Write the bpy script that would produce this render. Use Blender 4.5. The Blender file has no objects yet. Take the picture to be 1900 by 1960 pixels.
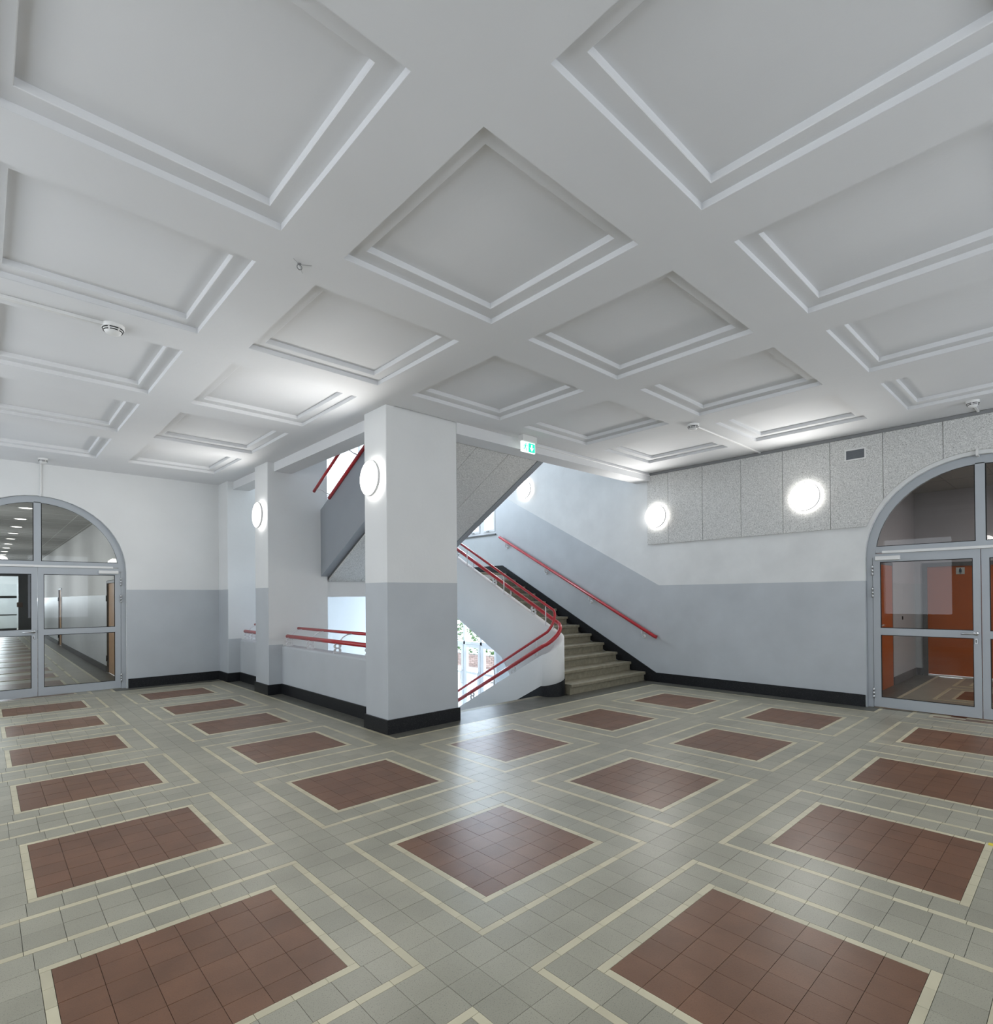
import bpy, math, random
from mathutils import Matrix, Vector
random.seed(7)
scene = bpy.context.scene
COL = scene.collection

# ------------------------------------------------------------------ camera
W_IMG, H_IMG = 1900.0, 1960.0
F_PX, CX, CY = 1062.3, 950.0, 1134.46
YAW, ROLL, PITCH, CAM_H = 0.7488, 0.0085, 0.006, 1.53
def cam_axes():
    fwd = Vector((math.sin(YAW), math.cos(YAW), 0)); right = Vector((math.cos(YAW), -math.sin(YAW), 0)); up = Vector((0, 0, 1))
    f2 = fwd * math.cos(PITCH) + up * math.sin(PITCH); u2 = -fwd * math.sin(PITCH) + up * math.cos(PITCH)
    r3 = right * math.cos(ROLL) - u2 * math.sin(ROLL); u3 = right * math.sin(ROLL) + u2 * math.cos(ROLL)
    return r3, u3, f2
RGT, UPV, FWD = cam_axes()
cd = bpy.data.cameras.new('camera'); cam = bpy.data.objects.new('camera', cd); COL.objects.link(cam)
cd.sensor_fit = 'HORIZONTAL'; cd.sensor_width = 36.0; cd.lens = 36.0 * F_PX / W_IMG
cd.shift_x = (W_IMG / 2 - CX) / W_IMG; cd.shift_y = (CY - H_IMG / 2) / W_IMG
cd.clip_start = 0.05; cd.clip_end = 300
m = Matrix.Identity(4)
for k in range(3):
    m[k][0] = RGT[k]; m[k][1] = UPV[k]; m[k][2] = -FWD[k]
m[0][3], m[1][3], m[2][3] = 0, 0, CAM_H
cam.matrix_world = m
scene.camera = cam
def project(x, y, z):
    v = Vector((x, y, z - CAM_H)); d = v.dot(FWD)
    if d < 0.05: return None
    return CX + F_PX * v.dot(RGT) / d, CY - F_PX * v.dot(UPV) / d

# ------------------------------------------------------------------ world and daylight
world = bpy.data.worlds.new('overcast_sky'); scene.world = world; world.use_nodes = True
wn = world.node_tree.nodes; bg = wn['Background']
bg.inputs['Color'].default_value = (0.80, 0.89, 1.0, 1); bg.inputs['Strength'].default_value = 3.2
scene.view_settings.view_transform = 'Standard'; scene.view_settings.look = 'None'
scene.view_settings.gamma = 1.0; scene.view_settings.use_curve_mapping = False
scene.view_settings.exposure = 0.06
scene.cycles.use_denoising = True
scene.cycles.max_bounces = 7; scene.cycles.diffuse_bounces = 3; scene.cycles.glossy_bounces = 3; scene.cycles.transparent_max_bounces = 12
scene.cycles.use_adaptive_sampling = True; scene.cycles.adaptive_threshold = 0.05
scene.cycles.sample_clamp_indirect = 6.0; scene.cycles.caustics_reflective = False; scene.cycles.caustics_refractive = False

def area(name, loc, target, sx, sy, power, color=(1.0, 0.99, 0.965)):
    l = bpy.data.lights.new(name, 'AREA'); l.shape = 'RECTANGLE'; l.size = sx; l.size_y = sy; l.energy = power; l.color = color
    o = bpy.data.objects.new(name, l); COL.objects.link(o); o.location = loc
    o.rotation_euler = (Vector(target) - Vector(loc)).to_track_quat('-Z', 'Y').to_euler()
    return o
# daylight through the window openings (each lamp stands in a built opening)
WIN_REAR = [(1.2, 2.9), (4.4, 6.0), (7.2, 8.4)]       # windows of the wall at y = -2.3 (x ranges)
WIN_SIDE = [(-0.6, 1.2), (2.7, 4.3), (5.9, 7.5), (9.0, 10.8)]    # windows of the wall at x = -2.3 (y ranges)
for a, b in WIN_REAR: area('window_daylight', ((a + b) / 2, -2.32, 2.0), ((a + b) / 2, 5, 2.0), b - a, 2.2, 3)
for a, b in WIN_SIDE: area('window_daylight', (-2.32, (a + b) / 2, 2.0), (5, (a + b) / 2, 2.0), b - a, 2.2, 6)
area('stair_window_daylight', (8.82, 10.2, 3.85), (5, 10.2, 3.6), 1.5, 1.7, 270, (0.74, 0.86, 1.0))
area('entrance_daylight', (9.1, 10.35, -0.1), (5, 10.0, -0.2), 1.7, 2.8, 360, (0.70, 0.84, 1.0))
area('upper_window_daylight', (6.4, 11.6, 4.7), (6.4, 5, 4.0), 1.6, 1.6, 140, (0.76, 0.87, 1.0))
for yy in (14.5, 19.0, 24.0, 30.0):
    area('corridor_window_daylight', (-0.72, yy, 1.9), (3, yy, 1.5), 1.4, 1.6, 15)

# ------------------------------------------------------------------ materials
MATS = {}
def nodes_of(name):
    mt = bpy.data.materials.new(name); mt.use_nodes = True
    nt = mt.node_tree; return mt, nt, nt.nodes, nt.links, nt.nodes['Principled BSDF']
def rgba(c): return (c[0], c[1], c[2], 1)
def mat(name, col, rough=0.6, metal=0.0, noise=0.0, nscale=8.0, bump=0.0, bscale=60.0, speck=None, spec=0.5, coat=0.0, piece=0.0, detail=4.0):
    """plain procedural surface: colour mottled by noise, optional speckles, fine relief, per-piece variation"""
    mt, nt, N, L, p = nodes_of(name)
    p.inputs['Roughness'].default_value = rough; p.inputs['Metallic'].default_value = metal
    p.inputs['Specular IOR Level'].default_value = spec; p.inputs['Coat Weight'].default_value = coat; p.inputs['Coat Roughness'].default_value = 0.15
    geo = N.new('ShaderNodeNewGeometry')
    base = None
    rgb = N.new('ShaderNodeRGB'); rgb.outputs[0].default_value = rgba(col); base = rgb.outputs[0]
    def vary(base, fac_socket, amount):
        mr = N.new('ShaderNodeMapRange'); mr.inputs['From Min'].default_value = 0.25; mr.inputs['From Max'].default_value = 0.75
        mr.inputs['To Min'].default_value = 1 - amount; mr.inputs['To Max'].default_value = 1 + amount
        L.new(fac_socket, mr.inputs['Value'])
        mx = N.new('ShaderNodeMix'); mx.data_type = 'RGBA'; mx.blend_type = 'MULTIPLY'; mx.inputs[0].default_value = 1
        cmb = N.new('ShaderNodeCombineColor')
        for q in range(3): L.new(mr.outputs[0], cmb.inputs[q])
        L.new(base, mx.inputs[6]); L.new(cmb.outputs[0], mx.inputs[7]); return mx.outputs[2]
    if noise > 0:
        nz = N.new('ShaderNodeTexNoise'); nz.inputs['Scale'].default_value = nscale; nz.inputs['Detail'].default_value = detail
        L.new(geo.outputs['Position'], nz.inputs['Vector']); base = vary(base, nz.outputs['Fac'], noise)
    if piece > 0:
        at = N.new('ShaderNodeAttribute'); at.attribute_name = 'piece'
        oi = N.new('ShaderNodeObjectInfo')
        ad = N.new('ShaderNodeMath'); ad.operation = 'ADD'; L.new(at.outputs['Fac'], ad.inputs[0]); L.new(oi.outputs['Random'], ad.inputs[1])
        fr = N.new('ShaderNodeMath'); fr.operation = 'FRACT'; L.new(ad.outputs[0], fr.inputs[0]); base = vary(base, fr.outputs[0], piece)
    if speck:
        sc, amt, scol = speck
        vz = N.new('ShaderNodeTexNoise'); vz.inputs['Scale'].default_value = sc; vz.inputs['Detail'].default_value = 2
        L.new(geo.outputs['Position'], vz.inputs['Vector'])
        rp = N.new('ShaderNodeMapRange'); rp.inputs['From Min'].default_value = 0.58; rp.inputs['From Max'].default_value = 0.72
        rp.inputs['To Max'].default_value = amt; L.new(vz.outputs['Fac'], rp.inputs['Value'])
        mx = N.new('ShaderNodeMix'); mx.data_type = 'RGBA'; L.new(rp.outputs[0], mx.inputs[0]); L.new(base, mx.inputs[6]); mx.inputs[7].default_value = rgba(scol)
        base = mx.outputs[2]
    L.new(base, p.inputs['Base Color'])
    if bump > 0:
        nb = N.new('ShaderNodeTexNoise'); nb.inputs['Scale'].default_value = bscale; nb.inputs['Detail'].default_value = 5
        L.new(geo.outputs['Position'], nb.inputs['Vector'])
        bp = N.new('ShaderNodeBump'); bp.inputs['Strength'].default_value = bump; bp.inputs['Distance'].default_value = 0.01
        L.new(nb.outputs['Fac'], bp.inputs['Height']); L.new(bp.outputs[0], p.inputs['Normal'])
    MATS[name] = mt; return mt
WHITE_C = (0.77, 0.78, 0.775); DADO_C = (0.50, 0.53, 0.555)
mat('white_plaster', WHITE_C, 0.75, noise=0.03, nscale=1.5, bump=0.12, bscale=25)
mat('ceiling_paint', (0.745, 0.752, 0.762), 0.85, noise=0.025, nscale=1.2, bump=0.15, bscale=18)
mat('dado_paint', DADO_C, 0.42, noise=0.05, nscale=2.0, bump=0.10, bscale=22)
mat('blue_white_plaster', (0.68, 0.70, 0.71), 0.7, noise=0.03, nscale=2, bump=0.1, bscale=25)
mat('black_skirting', (0.008, 0.009, 0.011), 0.45, noise=0.2, nscale=20, speck=(130, 0.12, (0.3, 0.3, 0.3)), spec=0.3)
mat('grey_tile', (0.345, 0.328, 0.258), 0.34, spec=0.34, noise=0.13, nscale=2.2, speck=(210, 0.75, (0.13, 0.13, 0.115)), piece=0.05, bump=0.05, bscale=150)
mat('red_tile', (0.172, 0.086, 0.050), 0.35, spec=0.32, noise=0.14, nscale=5, speck=(200, 0.45, (0.08, 0.04, 0.03)), piece=0.07, bump=0.05, bscale=120)
mat('cream_tile', (0.57, 0.52, 0.37), 0.38, spec=0.34, noise=0.08, nscale=6, piece=0.07)
mat('joint', (0.10, 0.096, 0.085), 0.85, noise=0.2, nscale=30)
mat('dark_terrazzo', (0.11, 0.108, 0.092), 0.42, spec=0.35, noise=0.3, nscale=6, speck=(160, 0.35, (0.27, 0.26, 0.22)))
mat('step_terrazzo', (0.26, 0.235, 0.17), 0.5, noise=0.22, nscale=14, speck=(210, 0.5, (0.08, 0.07, 0.05)))
mat('door_metal', (0.42, 0.45, 0.48), 0.42, noise=0.02, nscale=3, spec=0.5)
mat('dark_metal', (0.13, 0.133, 0.135), 0.45, noise=0.05, nscale=4)
mat('steel', (0.62, 0.63, 0.64), 0.28, metal=1.0, noise=0.03, nscale=40)
mat('white_plastic', (0.78, 0.78, 0.77), 0.4, noise=0.01, nscale=5)
mat('grey_trunking', (0.24, 0.245, 0.25), 0.5, noise=0.03, nscale=5)
mat('red_paint', (0.43, 0.013, 0.020), 0.28, noise=0.06, nscale=12, coat=0.4)
mat('white_enamel', (0.74, 0.75, 0.76), 0.35, noise=0.02, nscale=10)
mat('black_slot', (0.01, 0.01, 0.01), 0.6, noise=0.05, nscale=10)
mat('vent_grey', (0.22, 0.235, 0.26), 0.55, noise=0.04, nscale=8)
mat('stringer_grey', (0.30, 0.325, 0.35), 0.5, noise=0.04, nscale=2)
mat('wood_veneer', (0.46, 0.27, 0.14), 0.45, noise=0.14, nscale=6)
mat('orange_laminate', (0.46, 0.10, 0.012), 0.4, noise=0.05, nscale=4)
mat('lavender_plaster', (0.55, 0.54, 0.57), 0.7, noise=0.03, nscale=2)
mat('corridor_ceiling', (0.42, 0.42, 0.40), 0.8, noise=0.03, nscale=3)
mat('paving_stone', (0.62, 0.61, 0.60), 0.8, noise=0.12, nscale=3)
mat('brick_red', (0.50, 0.36, 0.31), 0.8, noise=0.2, nscale=8, piece=0.15)
mat('leaf_green', (0.10, 0.20, 0.05), 0.7, noise=0.5, nscale=14)
mat('yellow_tape', (0.75, 0.60, 0.05), 0.5, noise=0.05, nscale=20)
mat('pictogram_dark', (0.03, 0.05, 0.07), 0.5, noise=0.05, nscale=10)
mat('sign_plate', (0.55, 0.58, 0.55), 0.5, noise=0.03, nscale=10)
mat('brown_plastic', (0.20, 0.12, 0.09), 0.4, noise=0.1, nscale=30)

def mat_acoustic():
    mt, nt, N, L, p = nodes_of('wood_wool')
    geo = N.new('ShaderNodeNewGeometry'); p.inputs['Roughness'].default_value = 0.95; p.inputs['Specular IOR Level'].default_value = 0.2
    n1 = N.new('ShaderNodeTexNoise'); n1.inputs['Scale'].default_value = 95; n1.inputs['Detail'].default_value = 3; n1.inputs['Distortion'].default_value = 1.5
    L.new(geo.outputs['Position'], n1.inputs['Vector'])
    cr = N.new('ShaderNodeValToRGB'); cr.color_ramp.elements[0].position = 0.30; cr.color_ramp.elements[0].color = (0.32, 0.32, 0.31, 1)
    cr.color_ramp.elements[1].position = 0.60; cr.color_ramp.elements[1].color = (0.83, 0.83, 0.81, 1)
    L.new(n1.outputs['Fac'], cr.inputs[0]); L.new(cr.outputs[0], p.inputs['Base Color'])
    bp = N.new('ShaderNodeBump'); bp.inputs['Strength'].default_value = 0.5; bp.inputs['Distance'].default_value = 0.006
    L.new(n1.outputs['Fac'], bp.inputs['Height']); L.new(bp.outputs[0], p.inputs['Normal'])
    MATS['wood_wool'] = mt
mat_acoustic()
def mat_emit(name, col, strength):
    mt = bpy.data.materials.new(name); mt.use_nodes = True; nt = mt.node_tree; nt.nodes.clear()
    o = nt.nodes.new('ShaderNodeOutputMaterial'); e = nt.nodes.new('ShaderNodeEmission')
    e.inputs[0].default_value = rgba(col); e.inputs[1].default_value = strength; nt.links.new(e.outputs[0], o.inputs[0]); MATS[name] = mt
mat_emit('lamp_glow', (1.0, 0.99, 0.97), 5.0)
mat_emit('lamp_back_glow', (1.0, 0.98, 0.95), 9.0)
mat_emit('downlight_glow', (1.0, 0.98, 0.94), 9.0)
mat_emit('lobby_fill_glow', (1.0, 0.955, 0.96), 150.0)
mat_emit('sign_green', (0.03, 0.62, 0.42), 1.6)
mat_emit('sign_white', (0.9, 1.0, 0.97), 1.5)
def mat_glass(name, tint, ior=1.45, rough=0.0):
    mt = bpy.data.materials.new(name); mt.use_nodes = True; nt = mt.node_tree; N = nt.nodes; N.clear(); L = nt.links
    o = N.new('ShaderNodeOutputMaterial'); t = N.new('ShaderNodeBsdfTransparent'); g = N.new('ShaderNodeBsdfGlossy'); mx = N.new('ShaderNodeMixShader'); f = N.new('ShaderNodeFresnel')
    t.inputs[0].default_value = rgba(tint); g.inputs['Roughness'].default_value = rough; f.inputs[0].default_value = ior
    ge = N.new('ShaderNodeNewGeometry'); iv = N.new('ShaderNodeMath'); iv.operation = 'SUBTRACT'; iv.inputs[0].default_value = 1.0; L.new(ge.outputs['Backfacing'], iv.inputs[1])
    fm = N.new('ShaderNodeMath'); fm.operation = 'MULTIPLY'; L.new(f.outputs[0], fm.inputs[0]); L.new(iv.outputs[0], fm.inputs[1])   # reflect once, at the face turned to the ray
    L.new(fm.outputs[0], mx.inputs[0]); L.new(t.outputs[0], mx.inputs[1]); L.new(g.outputs[0], mx.inputs[2]); L.new(mx.outputs[0], o.inputs[0]); MATS[name] = mt
mat_glass('door_glass', (0.86, 0.86, 0.84)); mat_glass('window_glass', (0.95, 0.96, 0.96))
def mat_wall_right():
    """white wall with a grey painted band whose upper line climbs along the stair"""
    mt, nt, N, L, p = nodes_of('stair_wall_paint')
    geo = N.new('ShaderNodeNewGeometry'); sx = N.new('ShaderNodeSeparateXYZ'); L.new(geo.outputs['Position'], sx.inputs[0])
    def math_(op, a, b, clamp=False):
        q = N.new('ShaderNodeMath'); q.operation = op; q.use_clamp = clamp
        for i, v in enumerate((a, b)):
            if isinstance(v, (int, float)): q.inputs[i].default_value = v
            else: L.new(v, q.inputs[i])
        return q.outputs[0]
    rise = math_('MULTIPLY', math_('MAXIMUM', math_('SUBTRACT', math_('MINIMUM', sx.outputs[1], 9.3), 5.187), 0.0), 0.532)
    line = math_('ADD', rise, 1.693)
    isg = math_('LESS_THAN', sx.outputs[2], line)
    nz = N.new('ShaderNodeTexNoise'); nz.inputs['Scale'].default_value = 2.5; nz.inputs['Detail'].default_value = 5; L.new(geo.outputs['Position'], nz.inputs['Vector'])
    mr = N.new('ShaderNodeMapRange'); mr.inputs['From Min'].default_value = 0.3; mr.inputs['From Max'].default_value = 0.7; mr.inputs['To Min'].default_value = 0.95; mr.inputs['To Max'].default_value = 1.05
    L.new(nz.outputs['Fac'], mr.inputs['Value'])
    mx = N.new('ShaderNodeMix'); mx.data_type = 'RGBA'; L.new(isg, mx.inputs[0]); mx.inputs[6].default_value = rgba(WHITE_C); mx.inputs[7].default_value = rgba(DADO_C)
    cmb = N.new('ShaderNodeCombineColor')
    for q in range(3): L.new(mr.outputs[0], cmb.inputs[q])
    m2 = N.new('ShaderNodeMix'); m2.data_type = 'RGBA'; m2.blend_type = 'MULTIPLY'; m2.inputs[0].default_value = 1; L.new(mx.outputs[2], m2.inputs[6]); L.new(cmb.outputs[0], m2.inputs[7])
    L.new(m2.outputs[2], p.inputs['Base Color'])
    L.new(math_('SUBTRACT', 0.75, math_('MULTIPLY', isg, 0.33)), p.inputs['Roughness'])
    nb = N.new('ShaderNodeTexNoise'); nb.inputs['Scale'].default_value = 22; L.new(geo.outputs['Position'], nb.inputs['Vector'])
    bp = N.new('ShaderNodeBump'); bp.inputs['Strength'].default_value = 0.1; bp.inputs['Distance'].default_value = 0.01; L.new(nb.outputs['Fac'], bp.inputs['Height']); L.new(bp.outputs[0], p.inputs['Normal'])
    MATS['stair_wall_paint'] = mt
mat_wall_right()

# ------------------------------------------------------------------ mesh helpers
class MB:
    def __init__(self): self.v = []; self.f = []; self.mi = []; self.cur = 0; self.smooth = False; self.sm = []
    def vert(self, *p): self.v.append(tuple(p)); return len(self.v) - 1
    def face(self, ids): self.f.append(tuple(ids)); self.mi.append(self.cur); self.sm.append(self.smooth)
    def quad(self, a, b, c, d): i = len(self.v); self.v += [tuple(a), tuple(b), tuple(c), tuple(d)]; self.face((i, i + 1, i + 2, i + 3))
    def box(self, x0, x1, y0, y1, z0, z1):
        i = len(self.v)
        self.v += [(x0, y0, z0), (x1, y0, z0), (x1, y1, z0), (x0, y1, z0), (x0, y0, z1), (x1, y0, z1), (x1, y1, z1), (x0, y1, z1)]
        for q in ((3, 2, 1, 0), (4, 5, 6, 7), (0, 1, 5, 4), (1, 2, 6, 5), (2, 3, 7, 6), (3, 0, 4, 7)): self.face([i + k for k in q])
        return self
    def bbox(self, x0, x1, y0, y1, z0, z1, b):
        """box with chamfered edges"""
        i = len(self.v); P = []
        for sx, X in ((1, x0), (-1, x1)):
            for sy, Y in ((1, y0), (-1, y1)):
                for sz, Z in ((1, z0), (-1, z1)):
                    P += [(X, Y + sy * b, Z + sz * b), (X + sx * b, Y, Z + sz * b), (X + sx * b, Y + sy * b, Z)]
        self.v += P
        def c(ix, iy, iz): return i + 3 * (ix * 4 + iy * 2 + iz)
        for ix in (0, 1): q = [c(ix, 0, 0), c(ix, 1, 0), c(ix, 1, 1), c(ix, 0, 1)]; self.face(q if ix == 1 else q[::-1])
        for iy in (0, 1): q = [c(0, iy, 0) + 1, c(0, iy, 1) + 1, c(1, iy, 1) + 1, c(1, iy, 0) + 1]; self.face(q if iy == 1 else q[::-1])
        for iz in (0, 1): q = [c(0, 0, iz) + 2, c(1, 0, iz) + 2, c(1, 1, iz) + 2, c(0, 1, iz) + 2]; self.face(q if iz == 1 else q[::-1])
        for iy in (0, 1):
            for iz in (0, 1): self.face([c(0, iy, iz) + 1, c(1, iy, iz) + 1, c(1, iy, iz) + 2, c(0, iy, iz) + 2])
        for ix in (0, 1):
            for iz in (0, 1): self.face([c(ix, 0, iz), c(ix, 1, iz), c(ix, 1, iz) + 2, c(ix, 0, iz) + 2])
            for iy in (0, 1): self.face([c(ix, iy, 0), c(ix, iy, 1), c(ix, iy, 1) + 1, c(ix, iy, 0) + 1])
            for iy in (0, 1):
                for iz in (0, 1): self.face([c(ix, iy, iz), c(ix, iy, iz) + 1, c(ix, iy, iz) + 2])
        return self
    def prism(self, poly, axis, a0, a1):
        """extrude a 2-D polygon along axis 'x' (poly = y,z), 'y' (poly = x,z) or 'z' (poly = x,y)"""
        def pt(p, a): return (a, p[0], p[1]) if axis == 'x' else (p[0], a, p[1]) if axis == 'y' else (p[0], p[1], a)
        n = len(poly); i = len(self.v)
        self.v += [pt(p, a0) for p in poly] + [pt(p, a1) for p in poly]
        self.face(list(range(i, i + n))[::-1]); self.face(list(range(i + n, i + 2 * n)))
        for k in range(n): self.face((i + k, i + (k + 1) % n, i + n + (k + 1) % n, i + n + k))
        return self
    def tube(self, pts, r, n=10, caps=True, rs=None):
        self.smooth = True
        P = [Vector(p) for p in pts]; rings = []; prev = None
        for k, p in enumerate(P):
            t = (P[min(k + 1, len(P) - 1)] - P[max(k - 1, 0)]).normalized()
            if prev is None:
                a = Vector((0, 0, 1)) if abs(t.z) < 0.9 else Vector((1, 0, 0)); u = t.cross(a).normalized()
            else:
                u = (prev - t * prev.dot(t)).normalized()
            prev = u; w = t.cross(u); rr = rs[k] if rs else r
            rings.append([self.vert(*(p + (u * math.cos(2 * math.pi * j / n) + w * math.sin(2 * math.pi * j / n)) * rr)) for j in range(n)])
        for a, b in zip(rings, rings[1:]):
            for j in range(n): self.face((a[j], a[(j + 1) % n], b[(j + 1) % n], b[j]))
        self.smooth = False
        if caps: self.face(rings[0][::-1]); self.face(rings[-1])
        return self
    def lathe(self, prof, origin, axis, n=32):
        """prof = [(r, h)] turned around axis ('-x', 'z', '-z', '-y') at origin"""
        o = Vector(origin); ax = {'-x': ((0, 1, 0), (0, 0, 1), (-1, 0, 0)), 'z': ((1, 0, 0), (0, 1, 0), (0, 0, 1)), '-z': ((1, 0, 0), (0, 1, 0), (0, 0, -1)), '-y': ((1, 0, 0), (0, 0, 1), (0, -1, 0)), 'x': ((0, 1, 0), (0, 0, 1), (1, 0, 0)), 'y': ((1, 0, 0), (0, 0, 1), (0, 1, 0))}[axis]
        U, V_, A = map(Vector, ax); self.smooth = True; rings = []
        for r, h in prof:
            if r < 1e-6: rings.append([self.vert(*(o + A * h))])
            else: rings.append([self.vert(*(o + A * h + (U * math.cos(2 * math.pi * j / n) + V_ * math.sin(2 * math.pi * j / n)) * r)) for j in range(n)])
        for a, b in zip(rings, rings[1:]):
            for j in range(n):
                k = (j + 1) % n
                if len(a) == 1 and len(b) == 1: continue
                if len(a) == 1: self.face((a[0], b[k], b[j]))
                elif len(b) == 1: self.face((a[j], a[k], b[0]))
                else: self.face((a[j], a[k], b[k], b[j]))
        self.smooth = False; return self
    def mesh(self, name, mats):
        me = bpy.data.meshes.new(name); me.from_pydata(self.v, [], self.f)
        for mm in (mats if isinstance(mats, (list, tuple)) else [mats]): me.materials.append(MATS[mm])
        for p, i, s in zip(me.polygons, self.mi, self.sm): p.material_index = i; p.use_smooth = s
        import bmesh as _b
        bm = _b.new(); bm.from_mesh(me); _b.ops.recalc_face_normals(bm, faces=bm.faces); bm.to_mesh(me); bm.free()
        return me
    def obj(self, name, mats, parent=None, loc=None):
        o = bpy.data.objects.new(name, self.mesh(name, mats)); COL.objects.link(o)
        if parent is not None: o.parent = parent
        if loc: o.location = loc
        return o
def tag(o, label, cat, group=None, kind=None):
    o['label'] = label; o['category'] = cat
    if group: o['group'] = group
    if kind: o['kind'] = kind
    return o
def empty(name, loc=(0, 0, 0), rz=0):
    o = bpy.data.objects.new(name, None); COL.objects.link(o); o.location = loc; o.rotation_euler = (0, 0, rz); o.empty_display_size = 0.1
    return o
def struct(o, label, cat): return tag(o, label, cat, kind='structure')

# ------------------------------------------------------------------ main dimensions
XR = 8.71          # wall with the acoustic panels
YL = 11.30         # wall with the left glazed door
ZC = 3.68          # ceiling
DADO = 1.693; BASE = 0.16
XP0, XP1 = 3.315, 4.315            # depth of the piers
PIERS = [(5.355, 5.83), (8.85, 9.39), (10.79, 11.50)]
XPAR0, XPAR1 = 3.53, 3.73; ZPAR = 0.765
RISE, GO = 0.1575, 0.296
YE = 11.5          # end wall of the stairwell

# ------------------------------------------------------------------ floor
floor_mb = MB()
ZB = -0.008
for r in ((-2.5, XPAR0 + 0.1, -2.5, YL + 0.05), (XPAR0 + 0.1, XR + 0.06, -2.5, 5.50), (4.30, 6.24, 5.50, 5.74), (6.24, 6.68, 5.50, 5.80)):
    floor_mb.box(r[0], r[1], r[2], r[3], -0.30, ZB)
floor = struct(floor_mb.obj('floor', 'joint'), 'hall floor of grey tiles with cream framed red squares', 'floor')

T = 0.15
COLS = {-2: (-1.459, -0.559), -1: (0.211, 1.111), 0: (1.882, 2.782), 1: (3.550, 4.455), 2: (5.208, 6.102), 3: (6.900, 7.758), 4: (8.550, 9.420)}
ROWS = {-2: (-1.190, -0.290), -1: (0.465, 1.364), 0: (2.120, 2.953), 1: (3.712, 4.545), 2: (5.293, 6.055), 3: (6.790, 7.522), 4: (8.255, 8.960), 5: (9.730, 10.440), 6: (11.276, 12.0)}
FRA, STR = 0.23, 0.039
PIECES = {'red': [], 'grey': [], 'cream': []}
def cuts(a, b, n=None):
    n = n or max(1, round((b - a) / T)); return [a + (b - a) * k / n for k in range(n + 1)]
def fill(kind, xs, ys):
    for x0, x1 in zip(xs, xs[1:]):
        for y0, y1 in zip(ys, ys[1:]): PIECES[kind].append((x0, x1, y0, y1))
def endcuts(a, b):
    w = b - a; n = int(w / T + 0.12)
    if abs(w - n * T) < 0.03: return cuts(a, b, n)
    e = (w - (n - 1) * T) / 2
    return [a] + [a + e + T * k for k in range(n)] + [b]
def frame(kind, x0, x1, y0, y1, w):
    fill(kind, cuts(x0, x1), (y0, y0 + w)); fill(kind, cuts(x0, x1), (y1 - w, y1))
    fill(kind, (x0, x0 + w), cuts(y0 + w, y1 - w)); fill(kind, (x1 - w, x1), cuts(y0 + w, y1 - w))
def panel(i, j):
    (a, b), (c, d) = COLS[i], ROWS[j]
    fill('red', cuts(a, b, 6 if b - a > 0.8 else None), endcuts(c, d))
    frame('cream', a - STR, b + STR, c - STR, d + STR, STR)
    frame('grey', a - FRA + STR, b + FRA - STR, c - FRA + STR, d + FRA - STR, FRA - 2 * STR)
    frame('cream', a - FRA, b + FRA, c - FRA, d + FRA, STR)
def o0(t): return t[0] - FRA
def o1(t): return t[1] + FRA
XL0, XB, YB = -2.30, 3.25, 5.11      # left limit, inner edges of the cream border lines
XB2 = 8.38; YB2 = 11.0
layout = {-2: [-2, -1, 0, 1, 2, 3], -1: [-2, -1, 0, 1, 2, 3, 4], 0: [-2, -1, 0, 1, 2, 3], 1: [-2, -1, 0, 1, 2, 3], 2: [-2, -1, 0], 3: [-2, -1, 0], 4: [-2, -1, 0], 5: [-2, -1, 0]}
for j, cl in layout.items():
    ys = cuts(o0(ROWS[j]), o1(ROWS[j]))
    for i in cl: panel(i, j)
    fill('grey', cuts(XL0, o0(COLS[-2])), ys)
    if j == -2: fill('grey', cuts(o1(COLS[3]), XR), ys)
    for i, k in zip(cl, cl[1:]): fill('grey', cuts(o1(COLS[i]), o0(COLS[k])), ys)
    if j in (0, 1): fill('grey', cuts(o1(COLS[3]), XB2), ys)
    if j >= 2: fill('grey', cuts(o1(COLS[0]), XB), ys)
def span_cuts(cl, last):
    xs = cuts(XL0, o0(COLS[-2]))
    for n, i in enumerate(cl):
        xs += cuts(o0(COLS[i]), o1(COLS[i]))[1:]
        nx = o0(COLS[cl[n + 1]]) if n + 1 < len(cl) else last
        if nx - xs[-1] > 0.03: xs += cuts(xs[-1], nx)[1:]
    return xs
fill('grey', span_cuts([-2, -1, 0, 1, 2, 3], 8.70), cuts(o1(ROWS[-1]), o0(ROWS[0]))); fill('grey', span_cuts([-2, -1, 0, 1, 2, 3], 8.70), cuts(o1(ROWS[-2]), o0(ROWS[-1]))); fill('grey', span_cuts([-2, -1, 0, 1, 2, 3], 8.70), cuts(-2.3, o0(ROWS[-2])))
fill('grey', span_cuts([-2, -1, 0, 1, 2, 3], XB2), cuts(o1(ROWS[0]), o0(ROWS[1])))
fill('grey', [XB] + [x for x in span_cuts([-2, -1, 0, 1, 2, 3], XB2) if x > 3.30], cuts(o1(ROWS[1]), YB))
for j in (1, 2, 3, 4): fill('grey', span_cuts([-2, -1, 0], XB), cuts(o1(ROWS[j]), o0(ROWS[j + 1])))
fill('grey', span_cuts([-2, -1, 0], XB), cuts(o1(ROWS[5]), YB2))
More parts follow.
